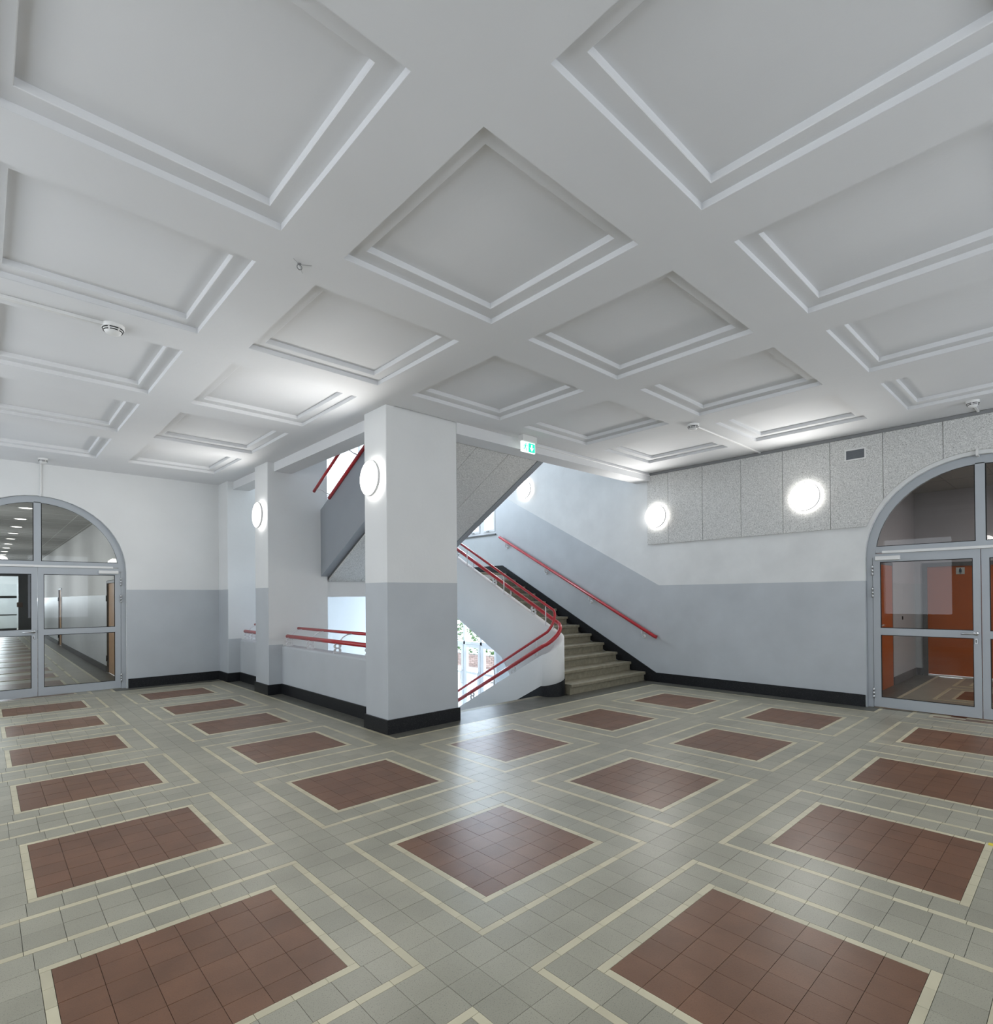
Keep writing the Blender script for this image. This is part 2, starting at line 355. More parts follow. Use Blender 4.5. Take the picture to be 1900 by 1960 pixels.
# strip in front of the left door
fill('grey', cuts(XL0, 1.60), [YB2, 11.046]); fill('cream', cuts(-0.019, 1.341), [11.046, 11.085]); fill('grey', cuts(1.341, 1.60), cuts(11.046, 11.40))
fill('grey', cuts(0.02, 1.302), [11.085, 11.237]); fill('cream', cuts(0.172, 1.15), [11.237, 11.276]); fill('red', cuts(0.211, 1.111, 6), [11.276, 11.40])
fill('cream', [1.302, 1.341], [11.085, 11.24, 11.40]); fill('grey', [1.15, 1.302], [11.237, 11.40]); fill('cream', [1.111, 1.15], [11.276, 11.40]); fill('grey', cuts(XL0, -0.019), cuts(11.046, 11.40))
# cream border lines
fill('cream', (XB, XB + 0.04), cuts(YB, YB2 + 0.04)); fill('cream', cuts(XB + 0.04, XB2 + 0.04), (YB, YB + 0.04)); fill('cream', (XB2, XB2 + 0.04), cuts(1.906, YB))
fill('cream', cuts(XB2 + 0.04, 8.71), (1.906, 1.946)); fill('grey', cuts(XB2, 8.71), (1.878, 1.906)); fill('cream', cuts(1.60, XB), (YB2, YB2 + 0.04)); fill('cream', (1.60, 1.64), cuts(YB2 + 0.04, 11.40))
GAP = 0.0010
def visible_area(p):
    x0, x1, y0, y1 = p; pts = [project(*q, 0) for q in ((x0, y0), (x1, y0), (x1, y1), (x0, y1))]
    if None in pts: return 0
    cx = sum(q[0] for q in pts) / 4; cy = sum(q[1] for q in pts) / 4
    if not (-10 < cx < W_IMG + 10 and -10 < cy < H_IMG + 20): return 0
    if x0 > XPAR0 and y0 > 5.4: return 0
    return abs(sum(a[0] * b[1] - b[0] * a[1] for a, b in zip(pts, pts[1:] + pts[:1]))) / 2
TNAME = {'red': 'red_tile', 'grey': 'grey_tile', 'cream': 'cream_tile'}
mesh_cache = {}
for kind, lst in PIECES.items():
    rank = sorted(lst, key=visible_area, reverse=True); rest = MB(); pv = []
    for n, p in enumerate(rank):
        x0, x1, y0, y1 = p; hx, hy = (x1 - x0) / 2 - GAP, (y1 - y0) / 2 - GAP
        dz = random.uniform(-0.0003, 0.0003)
        if n < 300 and visible_area(p) > 30:
            key = (kind, round(hx, 4), round(hy, 4))
            if key not in mesh_cache:
                mesh_cache[key] = MB().box(-hx, hx, -hy, hy, -0.0078, 0).mesh(TNAME[kind], TNAME[kind])
            o = bpy.data.objects.new(TNAME[kind], mesh_cache[key]); COL.objects.link(o); o.parent = floor; o.location = ((x0 + x1) / 2, (y0 + y1) / 2, dz)
        else:
            rest.box(x0 + GAP, x1 - GAP, y0 + GAP, y1 - GAP, -0.0078, dz); pv.append(random.random())
    ro = rest.obj(TNAME[kind] + '_field', TNAME[kind], floor); ro['kind'] = 'stuff'
    at = ro.data.attributes.new('piece', 'FLOAT', 'FACE'); at.data.foreach_set('value', [v for v in pv for _ in range(6)])
bd = MB()
for r in ((XB + 0.04, XPAR0 + 0.02, YB + 0.04, YB2 + 0.04), (XPAR0 + 0.02, 6.24, YB + 0.04, 5.70), (6.24, 6.68, YB + 0.04, 5.80), (6.68, XR, YB + 0.04, 5.52), (XB2 + 0.04, XR, 1.948, YB + 0.04), (1.64, XPAR0 + 0.02, YB2 + 0.04, YL)):
    bd.box(r[0], r[1], r[2], r[3], -0.0078, -0.0004)
bd.obj('border_paving', 'dark_terrazzo', floor)
tp = MB().box(4.455, 4.50, 0.40, 0.452, 0.0006, 0.0012).obj('tape_mark', 'yellow_tape'); tag(tp, 'small yellow tape mark on the corner of a red floor square', 'tape')

# ------------------------------------------------------------------ ceiling with coffers
CCOL = {-2: (-1.70, -0.40), -1: (0.0, 1.294), 0: (1.692, 2.962), 1: (3.372, 4.663), 2: (5.070, 6.358), 3: (6.775, 8.018)}
CROW = {-2: (-1.68, -0.30), -1: (0.10, 1.473), 0: (1.880, 3.220), 1: (3.622, 4.928), 2: (5.360, 6.742), 3: (7.147, 8.520), 4: (8.932, 10.320)}
XBM0, XBM1 = 3.42, 3.70; YBM0, YBM1 = 5.335, 5.63; ZBM = 3.54
coffers = [(i, j) for i in CCOL for j in CROW if i <= 0 or j <= 1]
cm = MB()
xb = sorted({-2.5, XBM0, XR + 0.1} | {v for t in CCOL.values() for v in t}); yb = sorted({-2.5, YBM0, YL + 0.1} | {v for t in CROW.values() for v in t})
for x0, x1 in zip(xb, xb[1:]):
    for y0, y1 in zip(yb, yb[1:]):
        mx_, my_ = (x0 + x1) / 2, (y0 + y1) / 2
        if my_ > YBM0 and mx_ > XBM0: continue
        if any(CCOL[i][0] < mx_ < CCOL[i][1] and CROW[j][0] < my_ < CROW[j][1] for i, j in coffers): continue
        cm.quad((x0, y0, ZC), (x0, y1, ZC), (x1, y1, ZC), (x1, y0, ZC))
cm.box(-2.5, XBM1, -2.5, YL + 0.3, 3.80, 4.095); cm.box(XBM1, XR + 0.3, -2.5, YBM1, 3.80, 4.095)
ceiling = struct(cm.obj('ceiling', 'ceiling_paint'), 'white coffered plaster ceiling of the hall', 'ceiling')
for i, j in coffers:
    (x0, x1), (y0, y1) = CCOL[i], CROW[j]; k = MB(); s = 0.042; l = 0.108
    def rect(d, z): return [(x0 + d, y0 + d, z), (x1 - d, y0 + d, z), (x1 - d, y1 - d, z), (x0 + d, y1 - d, z)]
    # slightly eased arrises between the levels
    lev = [rect(-0.004, ZC), rect(0.0, ZC + 0.004), rect(0.0, ZC + s), rect(l - 0.004, ZC + s), rect(l, ZC + s + 0.004), rect(l, ZC + 2 * s)]
    for A, B in zip(lev, lev[1:]):
        for q in range(4): k.quad(A[q], A[(q + 1) % 4], B[(q + 1) % 4], B[q])
    k.quad(*lev[-1])
    k.obj('coffer', 'ceiling_paint', ceiling)

# beams over the openings
b = MB(); b.box(XBM0, XBM1, PIERS[0][1], PIERS[1][0], ZBM, 4.0); b.box(XBM0, XBM1, PIERS[1][1], PIERS[2][0], ZBM, 4.0)
struct(b.obj('trim_1', 'ceiling_paint'), 'downstand beam above the two openings beside the parapets', 'beam')
b = MB(); b.box(XP1, XR + 0.05, YBM0, YBM1, ZBM, 4.0)
struct(b.obj('trim_2', 'ceiling_paint'), 'downstand beam above the entry to the stair', 'beam')

# ------------------------------------------------------------------ walls
def arch_wall(mb, c, r, zs, u0, u1, z0, z1, put, th):
    """wall in local (u, z), opening centre c, radius r, spring zs; put(u, z, d) -> world; d = depth"""
    n = 24; zt = z1
    mb_pts = [(c - r, z0), (c - r, zs)] + [(c - r * math.cos(math.pi * k / n), zs + r * math.sin(math.pi * k / n)) for k in range(1, n)] + [(c + r, zs), (c + r, z0)]
    for d in (0.0, th):
        for za, zb in ((z0, DADO), (DADO, zt)):
            mb.cur = 0 if za >= DADO else 1
            mb.quad(put(u0, za, d), put(c - r, za, d), put(c - r, zb, d), put(u0, zb, d)); mb.quad(put(c + r, za, d), put(u1, za, d), put(u1, zb, d), put(c + r, zb, d))
        mb.cur = 0
        top = mb_pts[1:-1]
        for (ua, za), (ub, zb) in zip(top, top[1:]): mb.quad(put(ua, za, d), put(ub, zb, d), put(ub, zt, d), put(ua, zt, d))
    for (ua, za), (ub, zb) in zip(mb_pts, mb_pts[1:]): mb.quad(put(ua, za, 0), put(ub, zb, 0), put(ub, zb, th), put(ua, za, th))
ARCH_R, ARCH_Z = 1.175, 2.0
LC, RC = 0.66, 0.917
w = MB(); arch_wall(w, LC, ARCH_R, ARCH_Z, -2.5, XP0 + 0.02, -0.1, 3.82, lambda u, z, d: (u, YL + d, z), 0.22)
struct(w.obj('wall_left', ['white_plaster', 'dado_paint']), 'white wall with grey painted lower band around the left arched door', 'wall')
w = MB(); arch_wall(w, RC, ARCH_R, ARCH_Z, -2.5, 5.20, -0.1, 3.82, lambda u, z, d: (XR + d, u, z), 0.22)
w.cur = 0
w.box(XR, XR + 0.3, 5.20, 9.39, -2.2, 6.6); w.box(XR, XR + 0.3, 9.39, YE + 0.2, -2.2, -1.575); w.box(XR, XR + 0.3, 9.39, YE + 0.2, 1.45, 2.97)
w.box(XR, XR + 0.3, 9.39, YE + 0.2, 4.75, 6.6); w.box(XR, XR + 0.3, 11.05, YE + 0.2, 2.97, 4.75); w.box(XR, XR + 0.3, 11.30, YE + 0.2, -1.575, 1.45)
wall_right = struct(w.obj('wall_right', ['stair_wall_paint', 'stair_wall_paint']), 'long wall with grey painted band rising along the stair', 'wall')
w = MB(); w.box(3.3, 5.55, YE, YE + 0.2, -2.2, 6.6); w.box(7.3, XR, YE, YE + 0.2, -2.2, 6.6); w.box(5.55, 7.3, YE, YE + 0.2, -2.2, 3.75); w.box(5.55, 7.3, YE, YE + 0.2, 5.6, 6.6)
struct(w.obj('wall_end', 'blue_white_plaster'), 'bright white end wall of the stairwell behind the landing', 'wall')
w = MB(); w.box(XPAR0 + 0.1, XPAR1, 5.6, YE, -2.2, -0.001); w.box(XPAR1, 6.24, 5.36, 5.5, -2.2, -0.3)
struct(w.obj('wall_well', 'white_plaster'), 'white side of the stairwell below the hall floor', 'wall')
w = MB(); w.box(3.2, XP0, YBM1, YE, 4.095, 6.6); w.box(3.2, XR, YBM1 - 0.2, YBM1 - 0.001, 4.095, 6.6)  # added walls blocking sky light where the stairwell opens to the upper hall
struct(w.obj('wall_sky_seal', 'white_plaster'), 'added unseen walls sealing the stairwell above the hall from sky light', 'wall')
w = MB(); w.box(3.2, XR + 0.3, YBM1 - 0.2, YE + 0.2, 6.6, 6.8)
struct(w.obj('ceiling_stairwell', 'ceiling_paint'), 'white ceiling high above the stairwell', 'ceiling')
def window_wall(name, axis, c0, c1, wins, label):
    mb = MB(); z0, z1 = 0.9, 3.1
    def bx(a, b_, za, zb):
        mb.box(a, b_, -2.5, -2.3, za, zb) if axis == 'y' else mb.box(-2.5, -2.3, a, b_, za, zb)
    bx(c0, c1, -0.1, z0); bx(c0, c1, z1, 3.82); e = [c0] + [v for t in wins for v in t] + [c1]
    for a, b_ in zip(e[::2], e[1::2]): bx(a, b_, z0, z1)
    struct(mb.obj(name, 'white_plaster'), label, 'wall')
window_wall('wall_rear', 'y', -2.3, XR + 0.2, WIN_REAR, 'window wall behind the viewer on the right hand side')
window_wall('wall_side', 'x', -2.5, YL + 0.2, WIN_SIDE, 'window wall behind the viewer on the left hand side')

# skirtings
k = MB(); k.box(LC + ARCH_R + 0.02, XP0 + 0.002, YL - 0.02, YL, 0.0, BASE)
struct(k.obj('baseboard_left', 'black_skirting'), 'black skirting of the wall right of the left arched door', 'baseboard')
k = MB(); k.box(XR - 0.022, XR, RC + ARCH_R + 0.012, 5.26, 0.0, BASE)
k.prism([(5.26, 0.0), (5.26, BASE), (9.154, 2.225), (YE, 2.225), (YE, 2.04), (9.20, 2.04), (5.50, 0.02), (5.46, 0.0)], 'x', XR - 0.022, XR)
struct(k.obj('baseboard_right', 'black_skirting'), 'black skirting running along the wall and climbing with the stair', 'baseboard')

# piers
def pier(n, y0, y1, label):
    root = empty('pillar', (XP0, y0, 0)); struct(root, label, 'pillar')
    mb = MB(); zt = 6.6 if n else 3.9
    def side(pts, zg):
        (ax, ay), (bx_, by) = pts
        mb.cur = 1; mb.quad((ax, ay, 0), (bx_, by, 0), (bx_, by, zg), (ax, ay, zg)); mb.cur = 0; mb.quad((ax, ay, zg), (bx_, by, zg), (bx_, by, zt), (ax, ay, zt))
    r = 0.006; L_ = [(XP0, y1), (XP0, y0 + r)]
    side(((XP0, y1), (XP0, y0 + r)), DADO); side(((XP0, y0 + r), (XP0 + r, y0)), DADO)
    if n == 0: side(((XP0 + r, y0), (XP1, y0)), DADO); side(((XP0, y1), (XP1, y1)), 0.77)
    else:
        side(((XP0 + r, y0), (XPAR0 + 0.02, y0)), 0.785); side(((XPAR0 + 0.02, y0), (XP1, y0)), 0.01); side(((XP0, y1), (XP1, y1)), 0.785)
    side(((XP1, y0), (XP1, y1)), 0.01)
    mb.cur = 0
    for z0_, z1_ in ((-2.2, 0.0),): mb.box(XP0 + 0.22, XP1, y0, y1, z0_, z1_)
    mb.quad((XP0, y0, zt), (XP1, y0, zt), (XP1, y1, zt), (XP0, y1, zt))
    o = mb.obj('shaft', ['white_plaster', 'dado_paint']); o.parent = root; o.matrix_parent_inverse = Matrix.Translation((-XP0, -y0, 0))
    t = 0.02; q = MB(); q.box(XP0 - t, XP0, y0 - t, min(y1 + t, YL - 0.02), 0, BASE); q.box(XP0, XPAR0 - 0.001 if n else XP1 + t, y0 - t, y0, 0, BASE)
    if n < 2: q.box(XP0, XPAR0 - 0.001, y1, y1 + t, 0, BASE)
    if n == 0: q.box(XP1, XP1 + t, y0, y1, 0, BASE)
    o = q.obj('plinth', 'black_skirting'); o.parent = root; o.matrix_parent_inverse = Matrix.Translation((-XP0, -y0, 0))
pier(0, *PIERS[0], 'large square pillar with grey lower half at the corner of the stair')
pier(1, *PIERS[1], 'slim pier with a round lamp between the two parapets')
pier(2, *PIERS[2], 'pier adjoining the left wall at the end of the far parapet')

# parapets with their double red rails
def scroll(mb, x, y, z, h, ax='y', w_=0.052, r=0.010):
    """white cast bracket: two mirrored S scrolls standing between coping and rail"""
    for s in (-1, 1):
        pts = []
        for k in range(13):
            t = k / 12; off = s * w_ * (0.35 + 0.65 * abs(math.sin(2 * math.pi * t)))
            pts.append((x, y + off, z + h * t) if ax == 'y' else (x + off, y, z + h * t))
        mb.tube(pts, r, 6)
    for t in (0.27, 0.73):
        c = (x, y, z + h * t); ring = [(c[0], c[1] + w_ * 0.62 * math.cos(a * math.pi / 6), c[2] + w_ * 0.62 * math.sin(a * math.pi / 6)) for a in range(13)]
        if ax == 'x': ring = [(c[0] + p[1] - c[1], c[1], p[2]) for p in ring]
        mb.tube(ring, r * 0.9, 6, caps=False)
    if ax == 'y': mb.box(x - 0.012, x + 0.012, y - 0.055, y + 0.055, z - 0.002, z + 0.006)
    else: mb.box(x - 0.055, x + 0.055, y - 0.012, y + 0.012, z - 0.002, z + 0.006)
def parapet(y0, y1, brk, label, rlabel):
    root = empty('parapet', (XPAR0, y0, 0)); struct(root, label, 'parapet'); inv = Matrix.Translation((-XPAR0, -y0, 0))
    r = 0.035; prof = [(XPAR0, 0.0), (XPAR0, ZPAR - r)] + [(XPAR0 + r - r * math.cos(a * math.pi / 10), ZPAR - r + r * math.sin(a * math.pi / 10)) for a in range(1, 6)] + \
        [(XPAR1 - r + r * math.sin(a * math.pi / 10), ZPAR - r + r * math.cos(a * math.pi / 10)) for a in range(0, 6)] + [(XPAR1, 0.0)]
    o = MB().prism(prof, 'y', y0, y1).obj('wall_body', 'dado_paint', root); o.matrix_parent_inverse = inv
    o = MB().box(XPAR0 - 0.02, XPAR0, y0 + 0.02, y1 - 0.02, 0, BASE).obj('plinth', 'black_skirting', root); o.matrix_parent_inverse = inv
    rr = empty('handrail', (3.63, y0, ZPAR)); tag(rr, rlabel, 'handrail', 'double red rails on the parapets'); inv = Matrix.Translation((-3.63, -y0, -ZPAR))
    a, b_ = y0 + 0.05, y1 - 0.05
    o = MB().tube([(3.60, a, 0.915), (3.60, b_, 0.915)], 0.030, 14).obj('rail', 'red_paint', rr); o.matrix_parent_inverse = inv
    o = MB().tube([(3.78, a, 1.035), (3.78, b_, 1.035)], 0.022, 14).obj('rail', 'red_paint', rr); o.matrix_parent_inverse = inv
    for y in brk:
        q = MB(); scroll(q, 3.60, y, ZPAR + 0.002, 0.125, 'x'); o = q.obj('bracket', 'white_enamel', rr); o.matrix_parent_inverse = inv
        q = MB(); q.tube([(3.60, y - 0.08, 0.935), (3.64, y - 0.09, 0.985), (3.70, y - 0.10, 1.018), (3.76, y - 0.10, 1.022)], 0.008, 8); o = q.obj('arm', 'white_enamel', rr); o.matrix_parent_inverse = inv
parapet(PIERS[0][1], PIERS[1][0], (8.72, 7.958, 7.10, 6.25), 'grey parapet with rounded top between the large pillar and the slim pier', 'double red handrail on the parapet beside the large pillar')
parapet(PIERS[1][1], PIERS[2][0], (10.62, 10.28, 9.6), 'short grey parapet left of the slim pier', 'double red handrail on the short parapet left of the slim pier')

# ------------------------------------------------------------------ stairs
def step_mesh(mb, x0, x1, y, z, sgn=1, zb=None, nose=0.032):
    """one solid step: riser plus tread with a projecting nosing"""
    zb = z - RISE if zb is None else zb
    mb.prism([(y + nose, zb), (y + nose, z - 0.048), (y + 0.004, z - 0.048), (y, z - 0.040), (y, z - 0.006), (y + 0.006, z), (y + GO + nose, z), (y + GO + nose, zb)], 'x', x0, x1)
up = empty('stair_flight', (7.65, 5.46, 0)); tag(up, 'terrazzo stair flight going up along the right hand wall', 'stairs'); inv = Matrix.Translation((-7.65, -5.46, 0))
Y1 = 5.46
def nose_up(y): return RISE + (y - Y1) * RISE / GO
for n in range(13):
    q = MB(); step_mesh(q, 6.63 if n == 0 else 6.675, XR - 0.024, Y1 + GO * n, RISE * (n + 1)); o = q.obj('step', 'step_terrazzo', up); o.matrix_parent_inverse = inv
q = MB(); q.prism([(5.76, -0.20), (5.76, 0.14), (9.0, 1.86), (9.2, 1.9), (9.2, 1.60), (8.98, nose_up(8.98) - 0.46)], 'x', 6.675, XR - 0.024)
o = q.obj('carriage', 'white_plaster', up); o.matrix_parent_inverse = inv
# down flight
dn = empty('stair_flight', (5.28, 5.78, 0)); tag(dn, 'terrazzo stair flight going down between the large pillar and the curved newel', 'stairs'); inv = Matrix.Translation((-5.28, -5.78, 0))
for n in range(10):
    q = MB(); zt = -RISE * n
    if n == 0: q.box(4.335, 6.24, 5.70, 5.79, -RISE, 0.0); q.box(4.335, 6.24, 5.79, 5.80, -0.04, 0.0)
    else: step_mesh(q, 4.335, 6.235, 5.78 + GO * (n - 1), zt)
    o = q.obj('step', 'step_terrazzo', dn); o.matrix_parent_inverse = inv
q = MB(); q.prism([(5.75, -0.05), (8.74, -1.60), (8.74, -1.9), (5.75, -0.45)], 'x', 4.335, 6.235); o = q.obj('carriage', 'white_plaster', dn); o.matrix_parent_inverse = inv
low = MB(); low.box(XPAR1, XR + 0.3, 5.8, YE, -1.9, -1.576)
struct(low.obj('floor_entrance', 'paving_stone'), 'tiled entrance floor at the foot of the stair', 'floor')
ld = MB(); ld.cur = 1; ld.box(4.33, XR - 0.022, 9.03, YE, 2.02, 2.0475); ld.cur = 0; ld.box(4.33, XR, 9.03, YE, 1.84, 2.02); ld.box(4.316, 6.6, 8.90, 9.15, 1.54, 2.04)
struct(ld.obj('floor_landing', ['white_plaster', 'step_terrazzo']), 'half landing slab with its white edge beam', 'landing')

# curved parapet wall wrapping round the newel, and its two red rails
XD, XU, YN, RN = 6.30, 6.61, 5.735, 0.155
SL = RISE / GO
def loop(rad, n=16, yd=8.9, yu=9.0, step=0.4):
    """plan path from the foot of the down side round the nose to the up side, with a running fraction"""
    cx = (XD + XU) / 2; pts = []
    y = yd
    while y > YN + 0.01: pts.append((cx - rad, y, 'd', 0)); y -= step
    for k in range(n + 1):
        a = math.pi - math.pi * k / n * 1.0
        pts.append((cx + rad * math.cos(a), YN - rad * math.sin(a), 'n', k / n))
    y = YN + step
    while y < yu + 0.01: pts.append((cx + rad, y, 'u', 1)); y += step
    pts.append((cx + rad, yu, 'u', 1)) if pts[-1][1] < yu - 0.05 else None
    return pts
def height(p, zd, zu):
    """zd, zu = heights at y = YN on the down and the up side"""
    _, y, s, t = p
    if s == 'd': return zd - (y - YN) * SL
    if s == 'u': return zu + (y - YN) * SL
    tt = t * t * (3 - 2 * t); return zd + (zu - zd) * (0.45 * t + 0.55 * tt)
ns = empty('stair_balustrade', (6.455, 5.52, 0)); tag(ns, 'white curved balustrade wall with red rails wrapping round the newel', 'balustrade'); inv = Matrix.Translation((-6.455, -5.52, 0))
th = 0.062
wb = MB(); outer = loop(RN + th, 20, 8.8, 9.0); inner = loop(RN - th, 20, 8.8, 9.0)
rows = []
for po, pi_ in zip(outer, inner):
    zt = height(po, 0.625, 0.975)
    if po[2] == 'd': zb = min(-0.02, zt - 1.15 if po[1] > YN + 0.05 else 0)
    elif po[2] == 'u': zb = nose_up(po[1]) - 0.46 if po[1] > YN + 0.9 else max(0.0 if po[1] < YN + 0.05 else -0.1, -0.1)
    else: zb = 0.0
    c = 0.02
    rows.append([wb.vert(po[0], po[1], zb), wb.vert(po[0], po[1], zt - c), wb.vert(po[0] + (pi_[0] - po[0]) * .18, po[1] + (pi_[1] - po[1]) * .18, zt), wb.vert(pi_[0] + (po[0] - pi_[0]) * .18, pi_[1] + (po[1] - pi_[1]) * .18, zt), wb.vert(pi_[0], pi_[1], zt - c), wb.vert(pi_[0], pi_[1], zb)])
wb.smooth = True
for A, B in zip(rows, rows[1:]):
    for q in range(6): wb.face((A[q], A[(q + 1) % 6], B[(q + 1) % 6], B[q]))
wb.smooth = False; wb.face(rows[0]); wb.face(rows[-1][::-1])
o = wb.obj('parapet_body', 'white_plaster', ns); o.matrix_parent_inverse = inv
# black skirting round the nose, following the down slope
sk = MB(); rows = []
for p in loop(RN + th + 0.006, 20, 6.6, 5.75, 0.15):
    zt = height(p, 0.155, 0.30)
    if p[2] == 'u': continue
    rows.append([sk.vert(p[0], p[1], min(zt - 0.45, 0.0)), sk.vert(p[0], p[1], zt)])
sk.smooth = True
for A, B in zip(rows, rows[1:]): sk.face((A[0], A[1], B[1], B[0]))
o = sk.obj('skirting', 'black_skirting', ns); o.matrix_parent_inverse = inv
rail = [(p[0], p[1], height(p, 0.765, 1.115)) for p in loop(RN, 20, 8.8, 8.9, 0.35)]
o = MB().tube(rail, 0.031, 14).obj('rail', 'red_paint', ns); o.matrix_parent_inverse = inv
thin = [(p[0], p[1], height(p, 0.965, 1.305)) for p in loop(0.075, 16, 8.8, 8.9, 0.35)]
o = MB().tube(thin, 0.021, 12).obj('rail', 'red_paint', ns); o.matrix_parent_inverse = inv
def ns_h(side, y, zd, zu): return height((0, y, side, 0), zd, zu)
for side, y in (('u', 7.158), ('u', 6.227), ('u', 8.2), ('d', 7.42), ('d', 6.40), ('d', 8.4)):
    z = ns_h(side, y, 0.625, 0.975); q = MB(); scroll(q, XU if side == 'u' else XD, y, z, 0.12); o = q.obj('bracket', 'white_enamel', ns); o.matrix_parent_inverse = inv
for side, y in (('u', 7.72), ('u', 6.75), ('u', 5.80), ('d', 6.85), ('d', 5.87), ('d', 7.9)):
    X = XU if side == 'u' else XD; xt = 6.53 if side == 'u' else 6.38; s = 1 if side == 'u' else -1
    z = ns_h(side, y, 0.625, 0.975); zt = ns_h(side, y, 0.965, 1.305); q = MB()
    q.tube([(X, y, z - 0.01), (X, y, z + 0.13)], 0.008, 8); q.tube([(X, y + 0.09, z + 0.03), (xt, y + 0.09, z + 0.05), (xt, y + 0.09, zt + s * 0.09 * SL)], 0.008, 8); q.tube([(X, y, z + 0.035), (X, y + 0.09, z + 0.035)], 0.006, 6)
    o = q.obj('post', 'white_enamel', ns); o.matrix_parent_inverse = inv

# wall handrail on the right
hr = empty('handrail', (XR, 7.2, 1.8)); tag(hr, 'single red handrail on the wall beside the up flight', 'handrail'); inv = Matrix.Translation((-XR, -7.2, -1.8))
hx = 8.635
def hz(y): return 0.801 + (y - 5.24) * (2.868 - 0.801) / (9.179 - 5.24)
o = MB().tube([(hx, 5.20, hz(5.24) - 0.012), (hx, 5.24, hz(5.24)), (hx, 9.179, hz(9.179))], 0.030, 14).obj('rail', 'red_paint', hr); o.matrix_parent_inverse = inv
for y in (8.994, 7.811, 6.658, 5.491):
    q = MB(); z = hz(y) - 0.03
    q.tube([(hx, y, z), (hx, y, z - 0.05), (hx + 0.02, y, z - 0.10), (XR, y, z - 0.115)], 0.009, 8)
    for s in (-1, 1): q.tube([(hx + 0.03, y + s * 0.022 + s * 0.018 * math.cos(a * math.pi / 5), z - 0.05 + 0.022 * math.sin(a * math.pi / 5)) for a in range(11)], 0.006, 6, caps=False)
    q.lathe([(0, 0.012), (0.03, 0.012), (0.034, 0.0)], (XR, y, z - 0.115), '-x', 16)
    o = q.obj('bracket', 'white_enamel', hr); o.matrix_parent_inverse = inv

# return flight overhead
rt = empty('stair_flight', (5.2, 8.85, 1.9)); tag(rt, 'upper stair flight overhead with speckled soffit panels and grey stringers', 'stairs'); inv = Matrix.Translation((-5.2, -8.85, -1.9))
SR = 0.545
def soff(y): return 2.514 - SR * (y - 7.572)
ya, yb_ = 5.66, 8.90
def sloped(x0, x1, y0, y1, d0, d1): return MB().prism([(y0, soff(y0) + d0), (y1, soff(y1) + d0), (y1, soff(y1) + d1), (y0, soff(y0) + d1)], 'x', x0, x1)
o = sloped(4.33, 6.24, ya, yb_, 0.03, 0.30).obj('carriage', 'dark_metal', rt); o.matrix_parent_inverse = inv
zs0 = lambda y: 1.885 + (8.845 - y) * 0.535
o = MB().prism([(8.845, 1.885), (8.845, 3.005), (ya, 3.005 + (8.845 - ya) * 0.535), (ya, zs0(ya))], 'x', 4.195, 4.33).obj('stringer', 'stringer_grey', rt); o.matrix_parent_inverse = inv
o = MB().prism([(8.60, 3.14), (8.60, 3.165), (ya, 3.165 + (8.60 - ya) * 0.535), (ya, 3.14 + (8.60 - ya) * 0.535)], 'x', 4.22, 4.31).obj('coping', 'white_enamel', rt); o.matrix_parent_inverse = inv
o = sloped(6.13, 6.25, ya, yb_, -0.01, 0.95).obj('stringer', 'stringer_grey', rt); o.matrix_parent_inverse = inv
xsp = [4.335, 4.93, 5.53, 6.128]; ysp = [5.66, 7.05, 7.95, 8.88]
for x0, x1 in zip(xsp, xsp[1:]):
    for y0, y1 in zip(ysp, ysp[1:]):
        o = sloped(x0 + 0.003, x1 - 0.003, y0 + 0.003, y1 - 0.003, 0.0, 0.03).obj('soffit_panel', 'wood_wool', rt); o.matrix_parent_inverse = inv
z0r = 3.16 + (8.60 - 8.55) * 0
q = [(4.18, 8.50 - k * 0.5, 3.155 + k * 0.5 * 0.525) for k in range(6)]
o = MB().tube(q, 0.028, 12).obj('rail', 'red_paint', rt); o.matrix_parent_inverse = inv
q = [(3.95, 8.56 - k * 0.5, 3.245 + k * 0.5 * 0.525) for k in range(6)]
o = MB().tube(q, 0.024, 12).obj('rail', 'red_paint', rt); o.matrix_parent_inverse = inv
for k in (0.08, 0.98, 1.9):
    y = 8.50 - k; z = 3.155 + k * 0.525; q = MB(); q.tube([(4.18, y, z), (4.10, y + 0.01, z + 0.02), (4.02, y + 0.03, z + 0.07), (3.95, y + 0.04, z + 0.06)], 0.009, 8); q.tube([(4.18, y, z), (4.24, y, z - 0.02), (4.26, y, z - 0.06)], 0.009, 8)
    o = q.obj('arm', 'white_enamel', rt); o.matrix_parent_inverse = inv

# ------------------------------------------------------------------ acoustic panels on the right wall (clear of the arch)
JO = [5.39, 4.98, 4.36, 3.73, 3.114, 2.488, 1.868, 1.245, 0.62, 0.0]
for k, (ya_, yb2) in enumerate(zip(JO, JO[1:])):
    y1, y0 = ya_ - 0.003, yb2 + 0.003; zt, zb = 3.632, 2.42; RA = ARCH_R + 0.045
    def zlow(y):
        d = abs(y - RC)
        return max(zb, ARCH_Z + math.sqrt(max(RA * RA - d * d, 0))) if d < RA else zb
    ye = [y0 + (y1 - y0) * q / 16 for q in range(17)]
    mb = MB()
    for a, c in zip(ye, ye[1:]): mb.prism([(a, zlow(a)), (c, zlow(c)), (c, zt), (a, zt)], 'x', XR - 0.03, XR)
    mb.obj('acoustic_panel', 'wood_wool', wall_right)
tr = MB().box(XR - 0.035, XR, -1.5, 5.385, 3.634, 3.676).obj('cable_duct', 'grey_trunking'); tag(tr, 'long dark grey cable duct above the acoustic panels', 'cable duct')
vg = empty('ventilation_grille', (XR - 0.03, 2.18, 3.40)); tag(vg, 'small grey ventilation grille on the acoustic panels', 'vent'); inv = Matrix.Translation((-XR + 0.03, -2.18, -3.40))
q = MB(); xf = XR - 0.045
